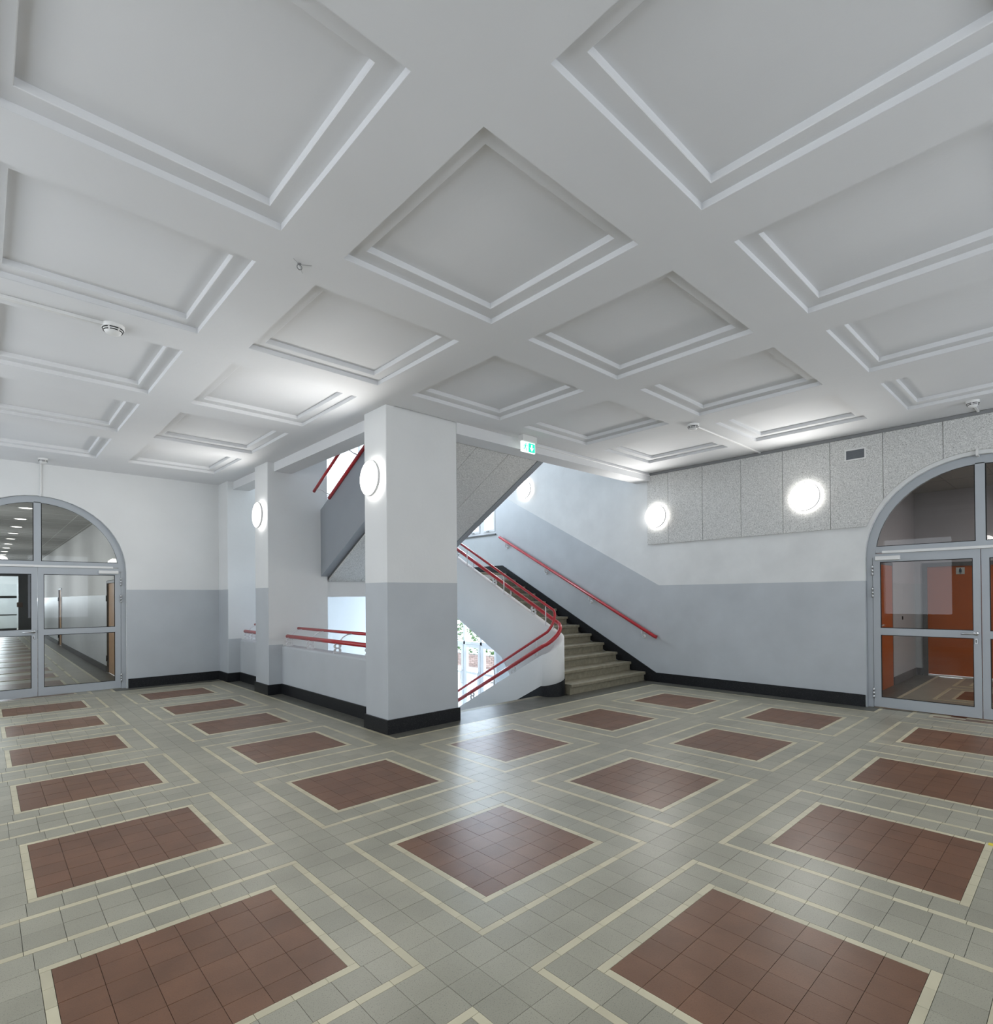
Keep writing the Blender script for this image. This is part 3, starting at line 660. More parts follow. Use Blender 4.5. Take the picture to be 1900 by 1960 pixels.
for bx_ in ((2.055, 2.305, 3.466, 3.486), (2.055, 2.305, 3.326, 3.346), (2.055, 2.073, 3.346, 3.466), (2.287, 2.305, 3.346, 3.466)): q.box(xf, XR - 0.03, bx_[0], bx_[1], bx_[2], bx_[3])
o = q.obj('frame', 'white_plastic', vg); o.matrix_parent_inverse = inv
o = MB().box(XR - 0.034, XR - 0.03, 2.073, 2.287, 3.346, 3.466).obj('back_plate', 'vent_grey', vg); o.matrix_parent_inverse = inv
for n in range(8):
    z = 3.350 + n * 0.0148; o = MB().prism([(xf + 0.001, z), (xf + 0.010, z + 0.013), (xf + 0.011, z + 0.012), (xf + 0.002, z - 0.001)], 'y', 2.074, 2.286).obj('slat', 'vent_grey', vg); o.matrix_parent_inverse = inv

# ------------------------------------------------------------------ glazed arched doors
def arc(r, z0, n=28): return [(-r * math.cos(math.pi * k / n), z0 + r * math.sin(math.pi * k / n)) for k in range(n + 1)]
def glazed_door(name, loc, rz, label):
    root = empty(name, loc, rz); struct(root, label, 'door')
    F0, F1 = 0.0, 0.06
    fr = MB(); ro, ri = 1.172, 1.072
    A, B = arc(ro, ARCH_Z), arc(ri, ARCH_Z)
    for (a, b_), (c, d) in zip(zip(A, A[1:]), zip(B, B[1:])):
        fr.quad((*a[:1], F0, a[1]), (b_[0], F0, b_[1]), (d[0], F0, d[1]), (c[0], F0, c[1])); fr.quad((a[0], F1, a[1]), (b_[0], F1, b_[1]), (d[0], F1, d[1]), (c[0], F1, c[1]))
        fr.quad((c[0], F0, c[1]), (d[0], F0, d[1]), (d[0], F1, d[1]), (c[0], F1, c[1])); fr.quad((a[0], F0, a[1]), (b_[0], F0, b_[1]), (b_[0], F1, b_[1]), (a[0], F1, a[1]))
    for s in (-1, 1): fr.box(min(s * ro, s * 1.105), max(s * ro, s * 1.105), F0, F1, 0, ARCH_Z)
    fr.box(-1.066, 1.066, F0, F1, 2.062, 2.145); fr.box(-0.045, 0.045, F0, F1, 2.145, ARCH_Z + ri + 0.01)
    fr.obj('frame', 'door_metal', root)
    # beads round the arched panes
    for s in (-1, 1):
        pts = [(s * 0.045, 2.145)]
        n = 20; a0 = math.acos(0.045 / ri)
        a1 = math.asin((2.145 - ARCH_Z) / ri)
        pts = [(s * 0.045, 2.145), (s * ri * math.cos(a1), 2.145)] + [(s * ri * math.cos(a1 + (a0 - a1) * k / n), ARCH_Z + ri * math.sin(a1 + (a0 - a1) * k / n)) for k in range(n + 1)]
        MB().prism(pts, 'y', 0.026, 0.034).obj('glass_pane', 'door_glass', root)
        g = MB(); ring = [(x, z) for x, z in pts] + [pts[0]]
        cxm = sum(p[0] for p in pts) / len(pts); czm = sum(p[1] for p in pts) / len(pts)
        for (xa, za), (xb_, zb_) in zip(ring, ring[1:]):
            k1 = 0.982; g.quad((xa, 0.02, za), (xb_, 0.02, zb_), (cxm + (xb_ - cxm) * k1, 0.02, czm + (zb_ - czm) * k1), (cxm + (xa - cxm) * k1, 0.02, czm + (za - czm) * k1))
        g.obj('gasket', 'black_slot', root)
    rail_ = MB().bbox(-0.99, 0.99, -0.028, 0.0, 2.050, 2.085, 0.004).obj('closer_rail', 'white_plastic', root)
    for s in (-1, 1):
        leaf = MB(); L0, L1 = 0.004, 1.10; d0, d1 = -0.006, 0.052
        def lb(x0, x1, z0, z1): leaf.box(min(s * x0, s * x1), max(s * x0, s * x1), d0, d1, z0, z1)
        lb(L0, 0.075, 0.012, 2.048); lb(1.02, L1, 0.012, 2.048); lb(0.075, 1.02, 1.94, 2.048); lb(0.075, 1.02, 0.972, 1.062); lb(0.075, 1.02, 0.012, 0.14)
        lf = leaf.obj('door_leaf', 'door_metal', root)
        for z0, z1 in ((0.14, 0.972), (1.062, 1.94)):
            a, b_ = sorted((s * 0.075, s * 1.02)); MB().box(a, b_, 0.018, 0.028, z0, z1).obj('glass_pane', 'door_glass', lf)
            g = MB(); t = 0.009
            for r in ((a, b_, z0, z0 + t), (a, b_, z1 - t, z1), (a, a + t, z0, z1), (b_ - t, b_, z0, z1)): g.box(r[0], r[1], 0.010, 0.018, r[2], r[3])
            g.obj('gasket', 'black_slot', lf)
        for z in (1.83, 1.535, 0.19):
            h = MB(); x = s * 1.103
            for q in range(3): h.tube([(x, -0.012, z - 0.07 + q * 0.048), (x, -0.012, z - 0.07 + q * 0.048 + 0.044)], 0.0125, 10)
            h.obj('hinge', 'steel', lf)
        cl = MB().bbox(min(s * 0.79, s * 1.065), max(s * 0.79, s * 1.065), -0.05, -0.006, 1.960, 2.015, 0.005).obj('door_closer', 'white_plastic', lf)
        if s < 0:
            h = MB(); x = -0.052; h.lathe([(0, 0.012), (0.024, 0.012), (0.026, 0.0)], (x, d0, 1.03), '-y', 20)
            h.tube([(x, d0, 1.03), (x, d0 - 0.05, 1.03), (x - 0.012, d0 - 0.056, 1.03), (x - 0.135, d0 - 0.056, 1.025)], 0.010, 10); h.obj('handle', 'steel', lf)
            e = MB(); e.bbox(x - 0.016, x + 0.016, d0 - 0.010, d0, 0.90, 0.972, 0.006); e.cur = 1; e.box(x - 0.004, x + 0.004, d0 - 0.0106, d0 - 0.010, 0.918, 0.955); e.obj('keyhole_plate', ['steel', 'black_slot'], lf)
    return root
glazed_door('door_1', (LC, YL + 0.065, 0), 0.0, 'grey glazed double door under an arch in the left wall')
glazed_door('door_2', (XR + 0.065, RC, 0), -math.pi / 2, 'grey glazed double door under an arch next to the acoustic panels')

# ------------------------------------------------------------------ round wall lamps
def wall_lamp(loc, r, label, ax='-x'):
    o = empty('wall_lamp', loc); tag(o, label, 'lamp', 'round wall lamps')
    MB().lathe([(0, 0.0), (r * 0.62, 0.0), (r * 0.62, 0.046), (r * 0.985, 0.048), (r * 1.0, 0.052), (r * 1.0, 0.078), (r * 0.965, 0.080), (r * 0.965, 0.070)], (0, 0, 0), ax, 48).obj('housing', 'white_plastic', o)
    MB().lathe([(r * 0.963, 0.074), (r * 0.93, 0.084), (r * 0.7, 0.090), (0, 0.093)], (0, 0, 0), ax, 48).obj('diffuser', 'lamp_glow', o)
    MB().lathe([(r * 0.98, 0.0455), (r * 0.64, 0.0445)], (0, 0, 0), ax, 48).obj('back_glow', 'lamp_back_glow', o)
    l = bpy.data.lights.new('lamp_light', 'AREA'); l.shape = 'DISK'; l.size = 2 * r * 0.93; l.energy = LAMP_W if ax == '-x' else 9.0; l.color = (1.0, 0.985, 0.955)
    lo = bpy.data.objects.new('lamp_light', l); COL.objects.link(lo); lo.parent = o; d = Vector({'-x': (-1, 0, 0), 'x': (1, 0, 0), 'y': (0, 1, 0)}[ax]); lo.location = d * 0.10; lo.rotation_euler = d.to_track_quat('-Z', 'Y').to_euler()
LAMP_W = 17.5
wall_lamp((XP0, 5.60, 2.885), 0.205, 'round glowing lamp on the large square pillar')
wall_lamp((XP0, 9.10, 2.86), 0.205, 'round glowing lamp on the slim pier')
wall_lamp((XR - 0.03, 5.19, 2.90), 0.205, 'round glowing lamp on the first acoustic panel by the stair')
wall_lamp((XR - 0.03, 2.80, 2.915), 0.205, 'round glowing lamp on the acoustic panels below the ventilation grille')
wall_lamp((XR, 8.40, 3.84), 0.205, 'round glowing lamp on the stair wall high above the steps')

for x, lab in ((0.5, 'round lamp behind the viewer, on the rear wall nearest the side windows'), (3.65, 'round lamp behind the viewer, in the middle of the rear wall'), (6.8, 'round lamp behind the viewer, on the rear wall nearest the panelled wall')):
    wall_lamp((x, -2.3, 2.86), 0.205, lab, 'y')
for y, lab in ((1.95, 'round lamp behind the viewer, on the side wall nearest the rear windows'), (5.1, 'round lamp behind the viewer, in the middle of the side wall'), (8.25, 'round lamp behind the viewer, on the side wall nearest the left arched door')):
    wall_lamp((-2.3, y, 2.86), 0.205, lab, 'x')

# ------------------------------------------------------------------ smoke detectors, ducts, exit sign
def detector(x, y, z, r, label):
    o = empty('smoke_detector', (x, y, z)); tag(o, label, 'detector', 'smoke detectors')
    MB().lathe([(r * 1.0, 0), (r * 1.0, 0.022), (r * 0.9, 0.03), (0, 0.03)], (0, 0, 0), '-z', 28).obj('base', 'white_plastic', o)
    MB().lathe([(r * 0.86, 0.03), (r * 0.84, 0.042), (r * 0.62, 0.066), (r * 0.3, 0.076), (0, 0.078)], (0, 0, 0), '-z', 28).obj('dome', 'white_plastic', o)
    for zz in (0.034, 0.048):
        for a0 in range(0, 360, 60):
            rr = r * (0.885 if zz < 0.04 else 0.80); pts = [(rr * math.cos(math.radians(a0 + t)), rr * math.sin(math.radians(a0 + t)), -zz) for t in range(4, 53, 8)]
            MB().tube(pts, 0.004, 5).obj('slot', 'black_slot', o)
detector(0.766, 5.222, ZC, 0.078, 'white smoke detector ending the ceiling duct near the left edge')
detector(6.607, 3.43, ZC, 0.072, 'white smoke detector on the ceiling in front of the acoustic panels')
detector(8.18, 0.906, ZC, 0.062, 'white smoke detector on the ceiling above the right arched door')
detector(0.70, 10.85, ZC, 0.062, 'white smoke detector on the ceiling above the left arched door')
def duct(boxes, label):
    q = MB()
    for bb in boxes: q.bbox(*bb, 0.003)
    tag(q.obj('cable_duct', 'white_plastic'), label, 'cable duct', 'white cable ducts')
duct([(-2.0, 0.70, 5.19, 5.225, ZC - 0.026, ZC)], 'white cable duct on the ceiling leading to the smoke detector near the left edge')
duct([(6.67, 8.67, 3.415, 3.442, ZC - 0.02, ZC)], 'white cable duct across the ceiling from the smoke detector to the acoustic panels')
duct([(8.23, 8.67, 0.90, 0.925, ZC - 0.02, ZC)], 'short white cable duct from the smoke detector above the right arched door')
duct([(0.688, 0.712, 10.90, YL, ZC - 0.018, ZC), (0.688, 0.712, YL - 0.018, YL, 3.19, ZC - 0.018), (0.680, 0.705, YL - 0.018, YL + 0.06, 3.165, 3.19)], 'thin white cable duct dropping from the ceiling to the left arched door')
duct([(5.54, 8.67, YBM0 - 0.016, YBM0, ZC - 0.05, ZC - 0.030)], 'long white cable duct along the beam from the exit sign')
duct([(8.66, 8.79, 0.915, 0.94, 3.148, 3.168), (8.66, 8.68, 0.915, 0.94, 3.168, 3.23)], 'tiny white cable duct end at the top of the right arched door')
es = empty('exit_sign', (5.405, 5.17, ZC)); tag(es, 'lit green and white emergency exit sign under the ceiling beam', 'sign')
MB().bbox(-0.135, 0.135, -0.045, 0.045, -0.085, 0, 0.004).obj('housing', 'white_plastic', es)
MB().box(-0.130, 0.130, -0.012, 0.012, -0.222, -0.085).obj('light_panel', 'sign_white', es)
q = MB(); yf = -0.0135
q.box(0.0, 0.124, yf, -0.012, -0.214, -0.095)
q.obj('green_field', 'sign_green', es)
q = MB()
q.box(0.050, 0.074, yf - 0.001, yf, -0.155, -0.108); q.prism([(0.022, -0.150), (0.062, -0.203), (0.102, -0.150), (0.074, -0.158), (0.074, -0.150), (0.050, -0.150), (0.050, -0.158)], 'y', yf - 0.001, yf)
q.obj('arrow', 'sign_white', es)
q = MB()   # running figure and doorway
q.lathe([(0, 0.0015), (0.009, 0.0015), (0.009, 0)], (-0.052, -0.012, -0.112), '-y', 14)
q.prism([(-0.066, -0.124), (-0.046, -0.122), (-0.054, -0.160), (-0.072, -0.156)], 'y', -0.0135, -0.012)
q.prism([(-0.066, -0.156), (-0.054, -0.160), (-0.036, -0.178), (-0.038, -0.206), (-0.048, -0.206), (-0.048, -0.182)], 'y', -0.0135, -0.012)
q.prism([(-0.072, -0.154), (-0.060, -0.160), (-0.074, -0.186), (-0.100, -0.186), (-0.100, -0.177), (-0.080, -0.177)], 'y', -0.0135, -0.012)
q.prism([(-0.048, -0.126), (-0.030, -0.146), (-0.014, -0.142), (-0.016, -0.135), (-0.028, -0.136), (-0.044, -0.122)], 'y', -0.0135, -0.012)
q.prism([(-0.066, -0.124), (-0.088, -0.130), (-0.092, -0.152), (-0.085, -0.152), (-0.080, -0.137), (-0.064, -0.132)], 'y', -0.0135, -0.012)
q.obj('running_figure', 'sign_green', es)
hk = MB(); hk.lathe([(0, 0.004), (0.012, 0.004), (0.012, 0)], (1.508, 3.46, ZC), '-z', 12)
hk.tube([(1.508 + 0.016 * math.sin(a * math.pi / 6), 3.46, ZC - 0.022 - 0.016 * math.cos(a * math.pi / 6)) for a in range(13)], 0.003, 6, caps=False)
for dx, dy in ((0.05, 0.07), (-0.06, -0.05), (0.06, -0.05)): hk.tube([(1.508, 3.46, ZC - 0.006), (1.508 + dx, 3.46 + dy, ZC - 0.012)], 0.0012, 4)
tag(hk.obj('ceiling_hook', 'grey_trunking'), 'tiny wire hook on the ceiling rib between the coffers', 'hook')

# ------------------------------------------------------------------ stair window, entrance doors and yard
wf = MB(); x0, x1 = XR + 0.05, XR + 0.11
for r in ((9.39, 11.05, 2.97, 3.03), (9.39, 11.05, 4.69, 4.75), (9.39, 9.45, 3.03, 4.69), (10.99, 11.05, 3.03, 4.69), (9.86, 9.98, 3.03, 4.69), (10.42, 10.54, 3.03, 4.69)): wf.box(x0, x1, r[0], r[1], r[2], r[3])
win = struct(wf.obj('window_1', 'white_enamel'), 'bright white framed window above the stair landing', 'window')
for a, c in ((9.45, 9.86), (9.98, 10.42), (10.54, 10.99)):
    f = MB()
    for r in ((a, c, 3.03, 3.085), (a, c, 4.635, 4.69), (a, a + 0.05, 3.085, 4.635), (c - 0.05, c, 3.085, 4.635)): f.box(x0 - 0.015, x1 - 0.01, r[0] + 0.001, r[1] - 0.001, r[2] + 0.001, r[3])
    s_ = f.obj('casement', 'white_enamel', win); MB().box(x0 + 0.02, x0 + 0.026, a + 0.05, c - 0.05, 3.085, 4.635).obj('glass_pane', 'window_glass', s_)
    MB().tube([(x0 - 0.02, a + 0.2, 3.05), (x0 - 0.035, a + 0.2, 3.05), (x0 - 0.035, a + 0.28, 3.05)], 0.008, 6).obj('handle', 'dark_metal', s_)
MB().box(XR - 0.04, XR + 0.05, 9.37, 11.07, 2.945, 2.972).obj('window_sill', 'dark_metal', win)
wf = MB()
for r in ((5.55, 7.3, 3.75, 3.81), (5.55, 7.3, 5.54, 5.6), (5.55, 5.61, 3.81, 5.54), (7.24, 7.3, 3.81, 5.54), (6.39, 6.46, 3.81, 5.54)): wf.box(r[0], r[1], YE + 0.05, YE + 0.11, r[2], r[3])
win = struct(wf.obj('window_2', 'white_enamel'), 'bright window in the end wall seen between the upper red rails', 'window')
for a, c in ((5.61, 6.39), (6.46, 7.24)): MB().box(a, c, YE + 0.075, YE + 0.081, 3.81, 5.54).obj('glass_pane', 'window_glass', win)
ed = MB(); x0, x1 = XR + 0.06, XR + 0.12
PO = [9.39, 9.97, 10.60, 11.24]
ed.box(x0, x1, 9.39, 11.30, 0.345, 0.42); ed.box(x0, x1, 9.39, 11.30, 1.39, 1.45)
for y in PO: ed.box(x0, x1, y, y + 0.06, -1.575, 1.42)
ent = struct(ed.obj('door_3', 'white_enamel'), 'white glazed entrance doors at the foot of the stair', 'door')
for a, c in zip(PO, PO[1:]):
    lf = MB(); a += 0.062; c -= 0.002
    for r in ((a, c, -1.56, -1.40), (a, c, 0.275, 0.343), (a, a + 0.075, -1.40, 0.275), (c - 0.075, c, -1.40, 0.275), (a + 0.075, c - 0.075, -0.37, -0.31)): lf.box(x0 - 0.01, x1 - 0.01, r[0], r[1], r[2], r[3])
    l_ = lf.obj('door_leaf', 'white_enamel', ent)
    MB().box(x0 + 0.02, x0 + 0.028, a + 0.075, c - 0.075, -1.40, -0.37).obj('glass_pane', 'window_glass', l_); MB().box(x0 + 0.02, x0 + 0.028, a + 0.075, c - 0.075, -0.31, 0.275).obj('glass_pane', 'window_glass', l_)
    MB().tube([(x0 - 0.01, a + 0.04, -0.62), (x0 - 0.06, a + 0.04, -0.60), (x0 - 0.06, a + 0.04, -0.32), (x0 - 0.01, a + 0.04, -0.30)], 0.011, 8).obj('handle', 'steel', l_)
    MB().box(x0 + 0.02, x0 + 0.028, a, c, 0.42, 1.39).obj('glass_pane', 'window_glass', ent)
yd = MB().box(XR + 0.3, 45, -10, 50, -1.75, -1.60); struct(yd.obj('floor_yard', 'paving_stone'), 'pale paved yard outside the entrance doors', 'ground')
# garden wall of bricks with shrubs behind it
gw = empty('garden_wall', (16.0, 19.0, -1.60)); tag(gw, 'low brick garden wall across the yard', 'wall')
bm_ = MB().box(-0.06, 0.06, -0.115, 0.115, -0.034, 0.034).mesh('brick', 'brick_red')
for r in range(7):
    for n in range(14):
        o = bpy.data.objects.new('brick', bm_); COL.objects.link(o); o.parent = gw; o.location = (0, -1.75 + n * 0.25 + (0.12 if r % 2 else 0), 0.038 + r * 0.078)
MB().box(-0.05, 0.05, -1.85, 1.85, 0, 0.55).obj('mortar_core', 'joint', gw)
def shrub(x, y, r, h, label):
    mb = MB(); rnd = random.Random(int(x * 100 + y * 10))
    for n in range(420):
        a = rnd.uniform(0, 6.283); t = rnd.random(); rr = r * math.sqrt(rnd.random()) * (1 - 0.5 * t * t); s = rnd.uniform(0.05, 0.11)
        c = Vector((rr * math.cos(a), rr * math.sin(a), h * (0.15 + 0.85 * t))); u = Vector((rnd.uniform(-1, 1), rnd.uniform(-1, 1), rnd.uniform(-1, 1))).normalized() * s; v = u.orthogonal().normalized() * s * 0.6
        mb.quad(c - u, c + v, c + u, c - v)
    o = empty('shrub', (x, y, -1.60)); tag(o, label, 'shrub', 'shrubs in the yard')
    MB().tube([(0, 0, 0), (0.03, 0.02, h * 0.5), (0, 0.05, h * 0.8)], 0.03, 6).obj('stem', 'wood_veneer', o)
    f = mb.obj('foliage', 'leaf_green', o); f['kind'] = 'stuff'
shrub(16.9, 17.4, 0.75, 2.2, 'green shrub behind the garden wall, nearest the entrance side')
shrub(17.0, 19.4, 0.8, 2.5, 'taller green shrub behind the middle of the garden wall')
shrub(17.0, 21.4, 0.75, 2.1, 'green shrub behind the far end of the garden wall')

# ------------------------------------------------------------------ corridor behind the left door
CXL, CXR, CY1, CZ = -0.66, 1.94, 36.0, 3.30
Y0c = YL + 0.22
c = MB(); c.box(CXL, CXR + 0.02, YL + 0.1, 40.2, -0.3, -0.006)
fc = struct(c.obj('floor_corridor', 'grey_tile'), 'tiled corridor floor behind the left arched door', 'floor')
yy = 11.40; k = 0
rowc = [(11.44, 12.0), (12.66, 13.42), (14.08, 14.80)] + [(15.46 + 1.42 * n, 16.18 + 1.42 * n) for n in range(14)]
for (a, b_) in rowc:
    MB().box(0.211, 1.10, a, b_, -0.006, 0.0).obj('red_panel', 'red_tile', fc)
    q = MB()
    for r in ((0.172, 1.14, a - 0.04, a), (0.172, 1.14, b_, b_ + 0.04), (1.10, 1.14, a, b_), (0.172, 0.211, a, b_), (1.29, 1.33, a - 0.2, b_ + 0.2), (0.0, 0.04, a - 0.2, b_ + 0.2)): q.box(r[0], r[1], r[2], r[3], -0.006, 0.0)
    q.obj('cream_strip', 'cream_tile', fc)
MB().box(1.60, 1.64, 11.52, 36, -0.006, 0.0).obj('cream_strip', 'cream_tile', fc); MB().box(1.64, CXR, 11.54, 36, -0.006, -0.0005).obj('border_paving', 'dark_terrazzo', fc)
def banded(mb, x, y0, y1, z1, sgn):
    mb.cur = 1; mb.box(x, x + sgn * 0.2, y0, y1, -0.3, 1.62) if sgn > 0 else mb.box(x - 0.2, x, y0, y1, -0.3, 1.62)
    mb.cur = 0; mb.box(x, x + sgn * 0.2, y0, y1, 1.62, z1) if sgn > 0 else mb.box(x - 0.2, x, y0, y1, 1.62, z1)
c = MB(); banded(c, CXR, Y0c - 0.02, 13.06, 3.9, 1); banded(c, CXR, 14.08, 22.9, 3.9, 1); banded(c, CXR, 23.9, 40, 3.9, 1)
c.cur = 0; c.box(CXR, CXR + 0.2, 13.06, 14.08, 1.92, 3.9); c.box(CXR, CXR + 0.2, 22.9, 23.9, 1.92, 3.9)
struct(c.obj('wall_corridor', ['white_plaster', 'dado_paint']), 'right hand corridor wall with grey band and wooden doors', 'wall')
c = MB(); cw = [(13.8, 15.2), (18.3, 19.7), (23.3, 24.7), (29.3, 30.7)]; e = [Y0c - 0.02] + [v for t in cw for v in t] + [40]
for a, b_ in zip(e[::2], e[1::2]): c.box(CXL - 0.2, CXL, a, b_, -0.3, 3.9)
for a, b_ in cw: c.box(CXL - 0.2, CXL, a, b_, -0.3, 1.1); c.box(CXL - 0.2, CXL, a, b_, 2.7, 3.9)
struct(c.obj('wall_corridor_outer', 'white_plaster'), 'left hand corridor wall with windows', 'wall')
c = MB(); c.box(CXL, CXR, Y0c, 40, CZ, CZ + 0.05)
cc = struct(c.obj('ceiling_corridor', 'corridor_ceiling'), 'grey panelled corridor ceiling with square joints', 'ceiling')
q = MB()
for x in (0.0, 1.5, 1.88): q.box(x - 0.004, x + 0.004, Y0c, 36, CZ - 0.003, CZ)
for n in range(30): q.box(CXL, CXR, 12.2 + 0.8 * n - 0.003, 12.2 + 0.8 * n + 0.003, CZ - 0.003, CZ)
q.obj('joint_strips', 'white_plastic', cc)
k = MB(); k.box(CXR - 0.02, CXR, Y0c, 13.05, 0, 0.13); k.box(CXR - 0.02, CXR, 14.09, 22.89, 0, 0.13); k.box(CXR - 0.02, CXR, 23.91, 36, 0, 0.13)
struct(k.obj('baseboard_corridor', 'black_skirting'), 'dark skirting of the corridor wall', 'baseboard')
for n, y in enumerate((13.9, 15.85, 17.6, 19.37, 21.16, 23.12, 24.9, 26.77, 28.6, 30.5)):
    o = empty('ceiling_downlight', (0.64, y, CZ)); tag(o, ('nearest', 'second', 'third', 'fourth', 'fifth', 'sixth', 'seventh', 'eighth', 'ninth', 'farthest')[n] + ' round ceiling downlight in the corridor behind the left arched door', 'lamp', 'downlights of the corridor')
    MB().lathe([(0.12, 0.0), (0.12, 0.012), (0.10, 0.014)], (0, 0, 0), '-z', 20).obj('ring', 'white_plastic', o); MB().lathe([(0.10, 0.008), (0.0, 0.010)], (0, 0, 0), '-z', 20).obj('diffuser', 'downlight_glow', o)
for n, (a, b_, lab) in enumerate(((13.07, 14.07, 'wooden veneer door nearest in the corridor behind the left arched door'), (22.91, 23.89, 'far wooden veneer door in the corridor behind the left arched door'))):
    d = empty('door_%d' % (4 + n), (CXR, (a + b_) / 2, 0)); struct(d, lab, 'door'); y = (b_ - a) / 2
    MB().box(0.02, 0.06, -y + 0.05, y - 0.05, 0.005, 1.86).obj('door_leaf', 'wood_veneer', d)
    f = MB(); f.box(-0.012, 0.1, -y, -y + 0.05, 0, 1.91); f.box(-0.012, 0.1, y - 0.05, y, 0, 1.91); f.box(-0.012, 0.1, -y, y, 1.86, 1.91); f.obj('frame', 'dark_metal', d)
    h = MB(); h.box(0.012, 0.02, -y + 0.09, -y + 0.13, 0.86, 1.06); h.tube([(0.015, -y + 0.11, 0.99), (-0.03, -y + 0.11, 0.99), (-0.035, -y + 0.23, 0.99)], 0.009, 8); h.obj('handle', 'steel', d)
    for z in (0.3, 1.55): MB().tube([(-0.014, y - 0.045, z - 0.06), (-0.014, y - 0.045, z + 0.06)], 0.014, 8).obj('hinge', 'black_slot', d)
# far glazed partition, landing window and radiator
ep = MB()
for r in ((-0.66, -0.50, 0, 3.3), (1.36, 1.94, 0, 3.3), (-0.50, 1.36, 2.7, 3.3), (-0.50, 1.30, 1.62, 1.74), (-0.50, 1.30, 0.0, 0.16), (-0.50, 1.30, 0.78, 0.84), (0.36, 0.44, 0.16, 2.3)): ep.box(r[0], r[1], 36.0, 36.06, r[2], r[3])
par = struct(ep.obj('door_6', 'dark_metal'), 'dark framed glazed door at the far end of the corridor', 'door')
for r in ((-0.5, 0.36, 0.84, 1.62), (0.44, 1.30, 0.84, 1.62), (-0.5, 0.36, 1.74, 2.3), (0.44, 1.30, 1.74, 2.3), (-0.5, 0.36, 0.16, 0.78), (0.44, 1.30, 0.16, 0.78)): MB().box(r[0], r[1], 36.025, 36.033, r[2], r[3]).obj('glass_pane', 'window_glass', par)
MB().bbox(1.30, 1.52, 35.94, 36.0, 1.18, 1.42, 0.02).obj('lock_case', 'brown_plastic', par)
fe = MB(); fe.box(-0.66, 0.1, 39.8, 40, -0.3, 3.9); fe.box(0.75, 1.94, 39.8, 40, -0.3, 3.9); fe.box(0.1, 0.75, 39.8, 40, -0.3, 1.2); fe.box(0.1, 0.75, 39.8, 40, 2.75, 3.9)
struct(fe.obj('wall_far', 'blue_white_plaster'), 'pale wall with a window beyond the far corridor door', 'wall')
wf = MB()
for r in ((0.1, 0.75, 1.2, 1.27), (0.1, 0.75, 2.68, 2.75), (0.1, 0.16, 1.27, 2.68), (0.69, 0.75, 1.27, 2.68), (0.1, 0.75, 2.2, 2.26)): wf.box(r[0], r[1], 39.83, 39.88, r[2], r[3])
w3 = struct(wf.obj('window_3', 'white_enamel'), 'small bright window at the very end of the corridor', 'window'); MB().box(0.16, 0.69, 39.85, 39.856, 1.27, 2.68).obj('glass_pane', 'window_glass', w3)
area('far_window_daylight', (0.42, 39.78, 2.0), (0.42, 30, 1.0), 0.6, 1.4, 230, (0.8, 0.9, 1.0))
rd = empty('radiator', (0.15, 39.72, 0.2)); tag(rd, 'ribbed radiator below the window at the end of the corridor', 'radiator')
for n in range(9): MB().bbox(-0.4 + n * 0.09, -0.35 + n * 0.09, -0.06, 0.06, 0, 0.7, 0.012).obj('rib', 'white_enamel', rd)

# ------------------------------------------------------------------ cloakroom lobby behind the right door
RY, RX, RZ = 2.27, 12.78, 3.37
c = MB(); c.box(XR + 0.06, RX + 0.2, -2.5, RY + 0.2, -0.3, -0.006)
fr_ = struct(c.obj('floor_lobby', 'grey_tile'), 'tiled lobby floor behind the right arched door', 'floor')
for (a, b_, r0, r1) in ((8.82, 9.42, 0.465, 1.364), (10.21, 11.10, 0.465, 1.364), (11.86, 12.6, 0.465, 1.364)):
    MB().box(a, b_, r0, r1, -0.006, 0.0).obj('red_panel', 'red_tile', fr_); q = MB()
    for (u0, u1, v0, v1) in ((a - 0.04, b_ + 0.04, r1, r1 + 0.04), (a - 0.04, a, r0, r1), (b_, b_ + 0.04, r0, r1), (a - 0.23, b_ + 0.23, r1 + 0.19, r1 + 0.23), (a - 0.23, a - 0.19, r0, r1 + 0.19), (b_ + 0.19, b_ + 0.23, r0, r1 + 0.19)): q.box(max(u0, 8.79), u1, v0, v1, -0.006, 0.0)
    q.obj('cream_strip', 'cream_tile', fr_)
MB().box(8.80, RX, 1.93, 1.97, -0.006, 0).obj('cream_strip', 'cream_tile', fr_); MB().box(8.95, RX, 1.97, RY, -0.006, -0.0005).obj('border_paving', 'dark_terrazzo', fr_)
c = MB()
def lw(x0, x1, y0, y1): c.cur = 1; c.box(x0, x1, y0, y1, -0.3, 1.69); c.cur = 0; c.box(x0, x1, y0, y1, 1.69, 3.9)
lw(XR + 0.22, 10.02, RY, RY + 0.2); lw(11.05, RX + 0.2, RY, RY + 0.2); lw(RX, RX + 0.2, 2.16, RY); lw(RX, RX + 0.2, -2.5, 0.30); lw(XR + 0.22, RX + 0.2, -2.6, -2.5)
c.cur = 0; c.box(10.02, 11.05, RY, RY + 0.2, 2.03, 3.9); c.box(RX, RX + 0.2, 0.30, 2.16, 2.07, 3.9); c.box(XR + 0.22, RX + 0.2, -2.5, RY + 0.2, RZ + 0.06, RZ + 0.2)
struct(c.obj('wall_lobby', ['lavender_plaster', 'dado_paint']), 'lavender grey lobby walls behind the right arched door', 'wall')
c = MB(); c.box(XR + 0.22, RX, -2.5, RY, RZ, RZ + 0.05); cl_ = struct(c.obj('ceiling_lobby', 'corridor_ceiling'), 'grey lobby ceiling behind the right arched door', 'ceiling')
q = MB()
for y in (1.65, 1.05, 0.45): q.box(XR + 0.3, RX, y - 0.004, y + 0.004, RZ - 0.002, RZ)
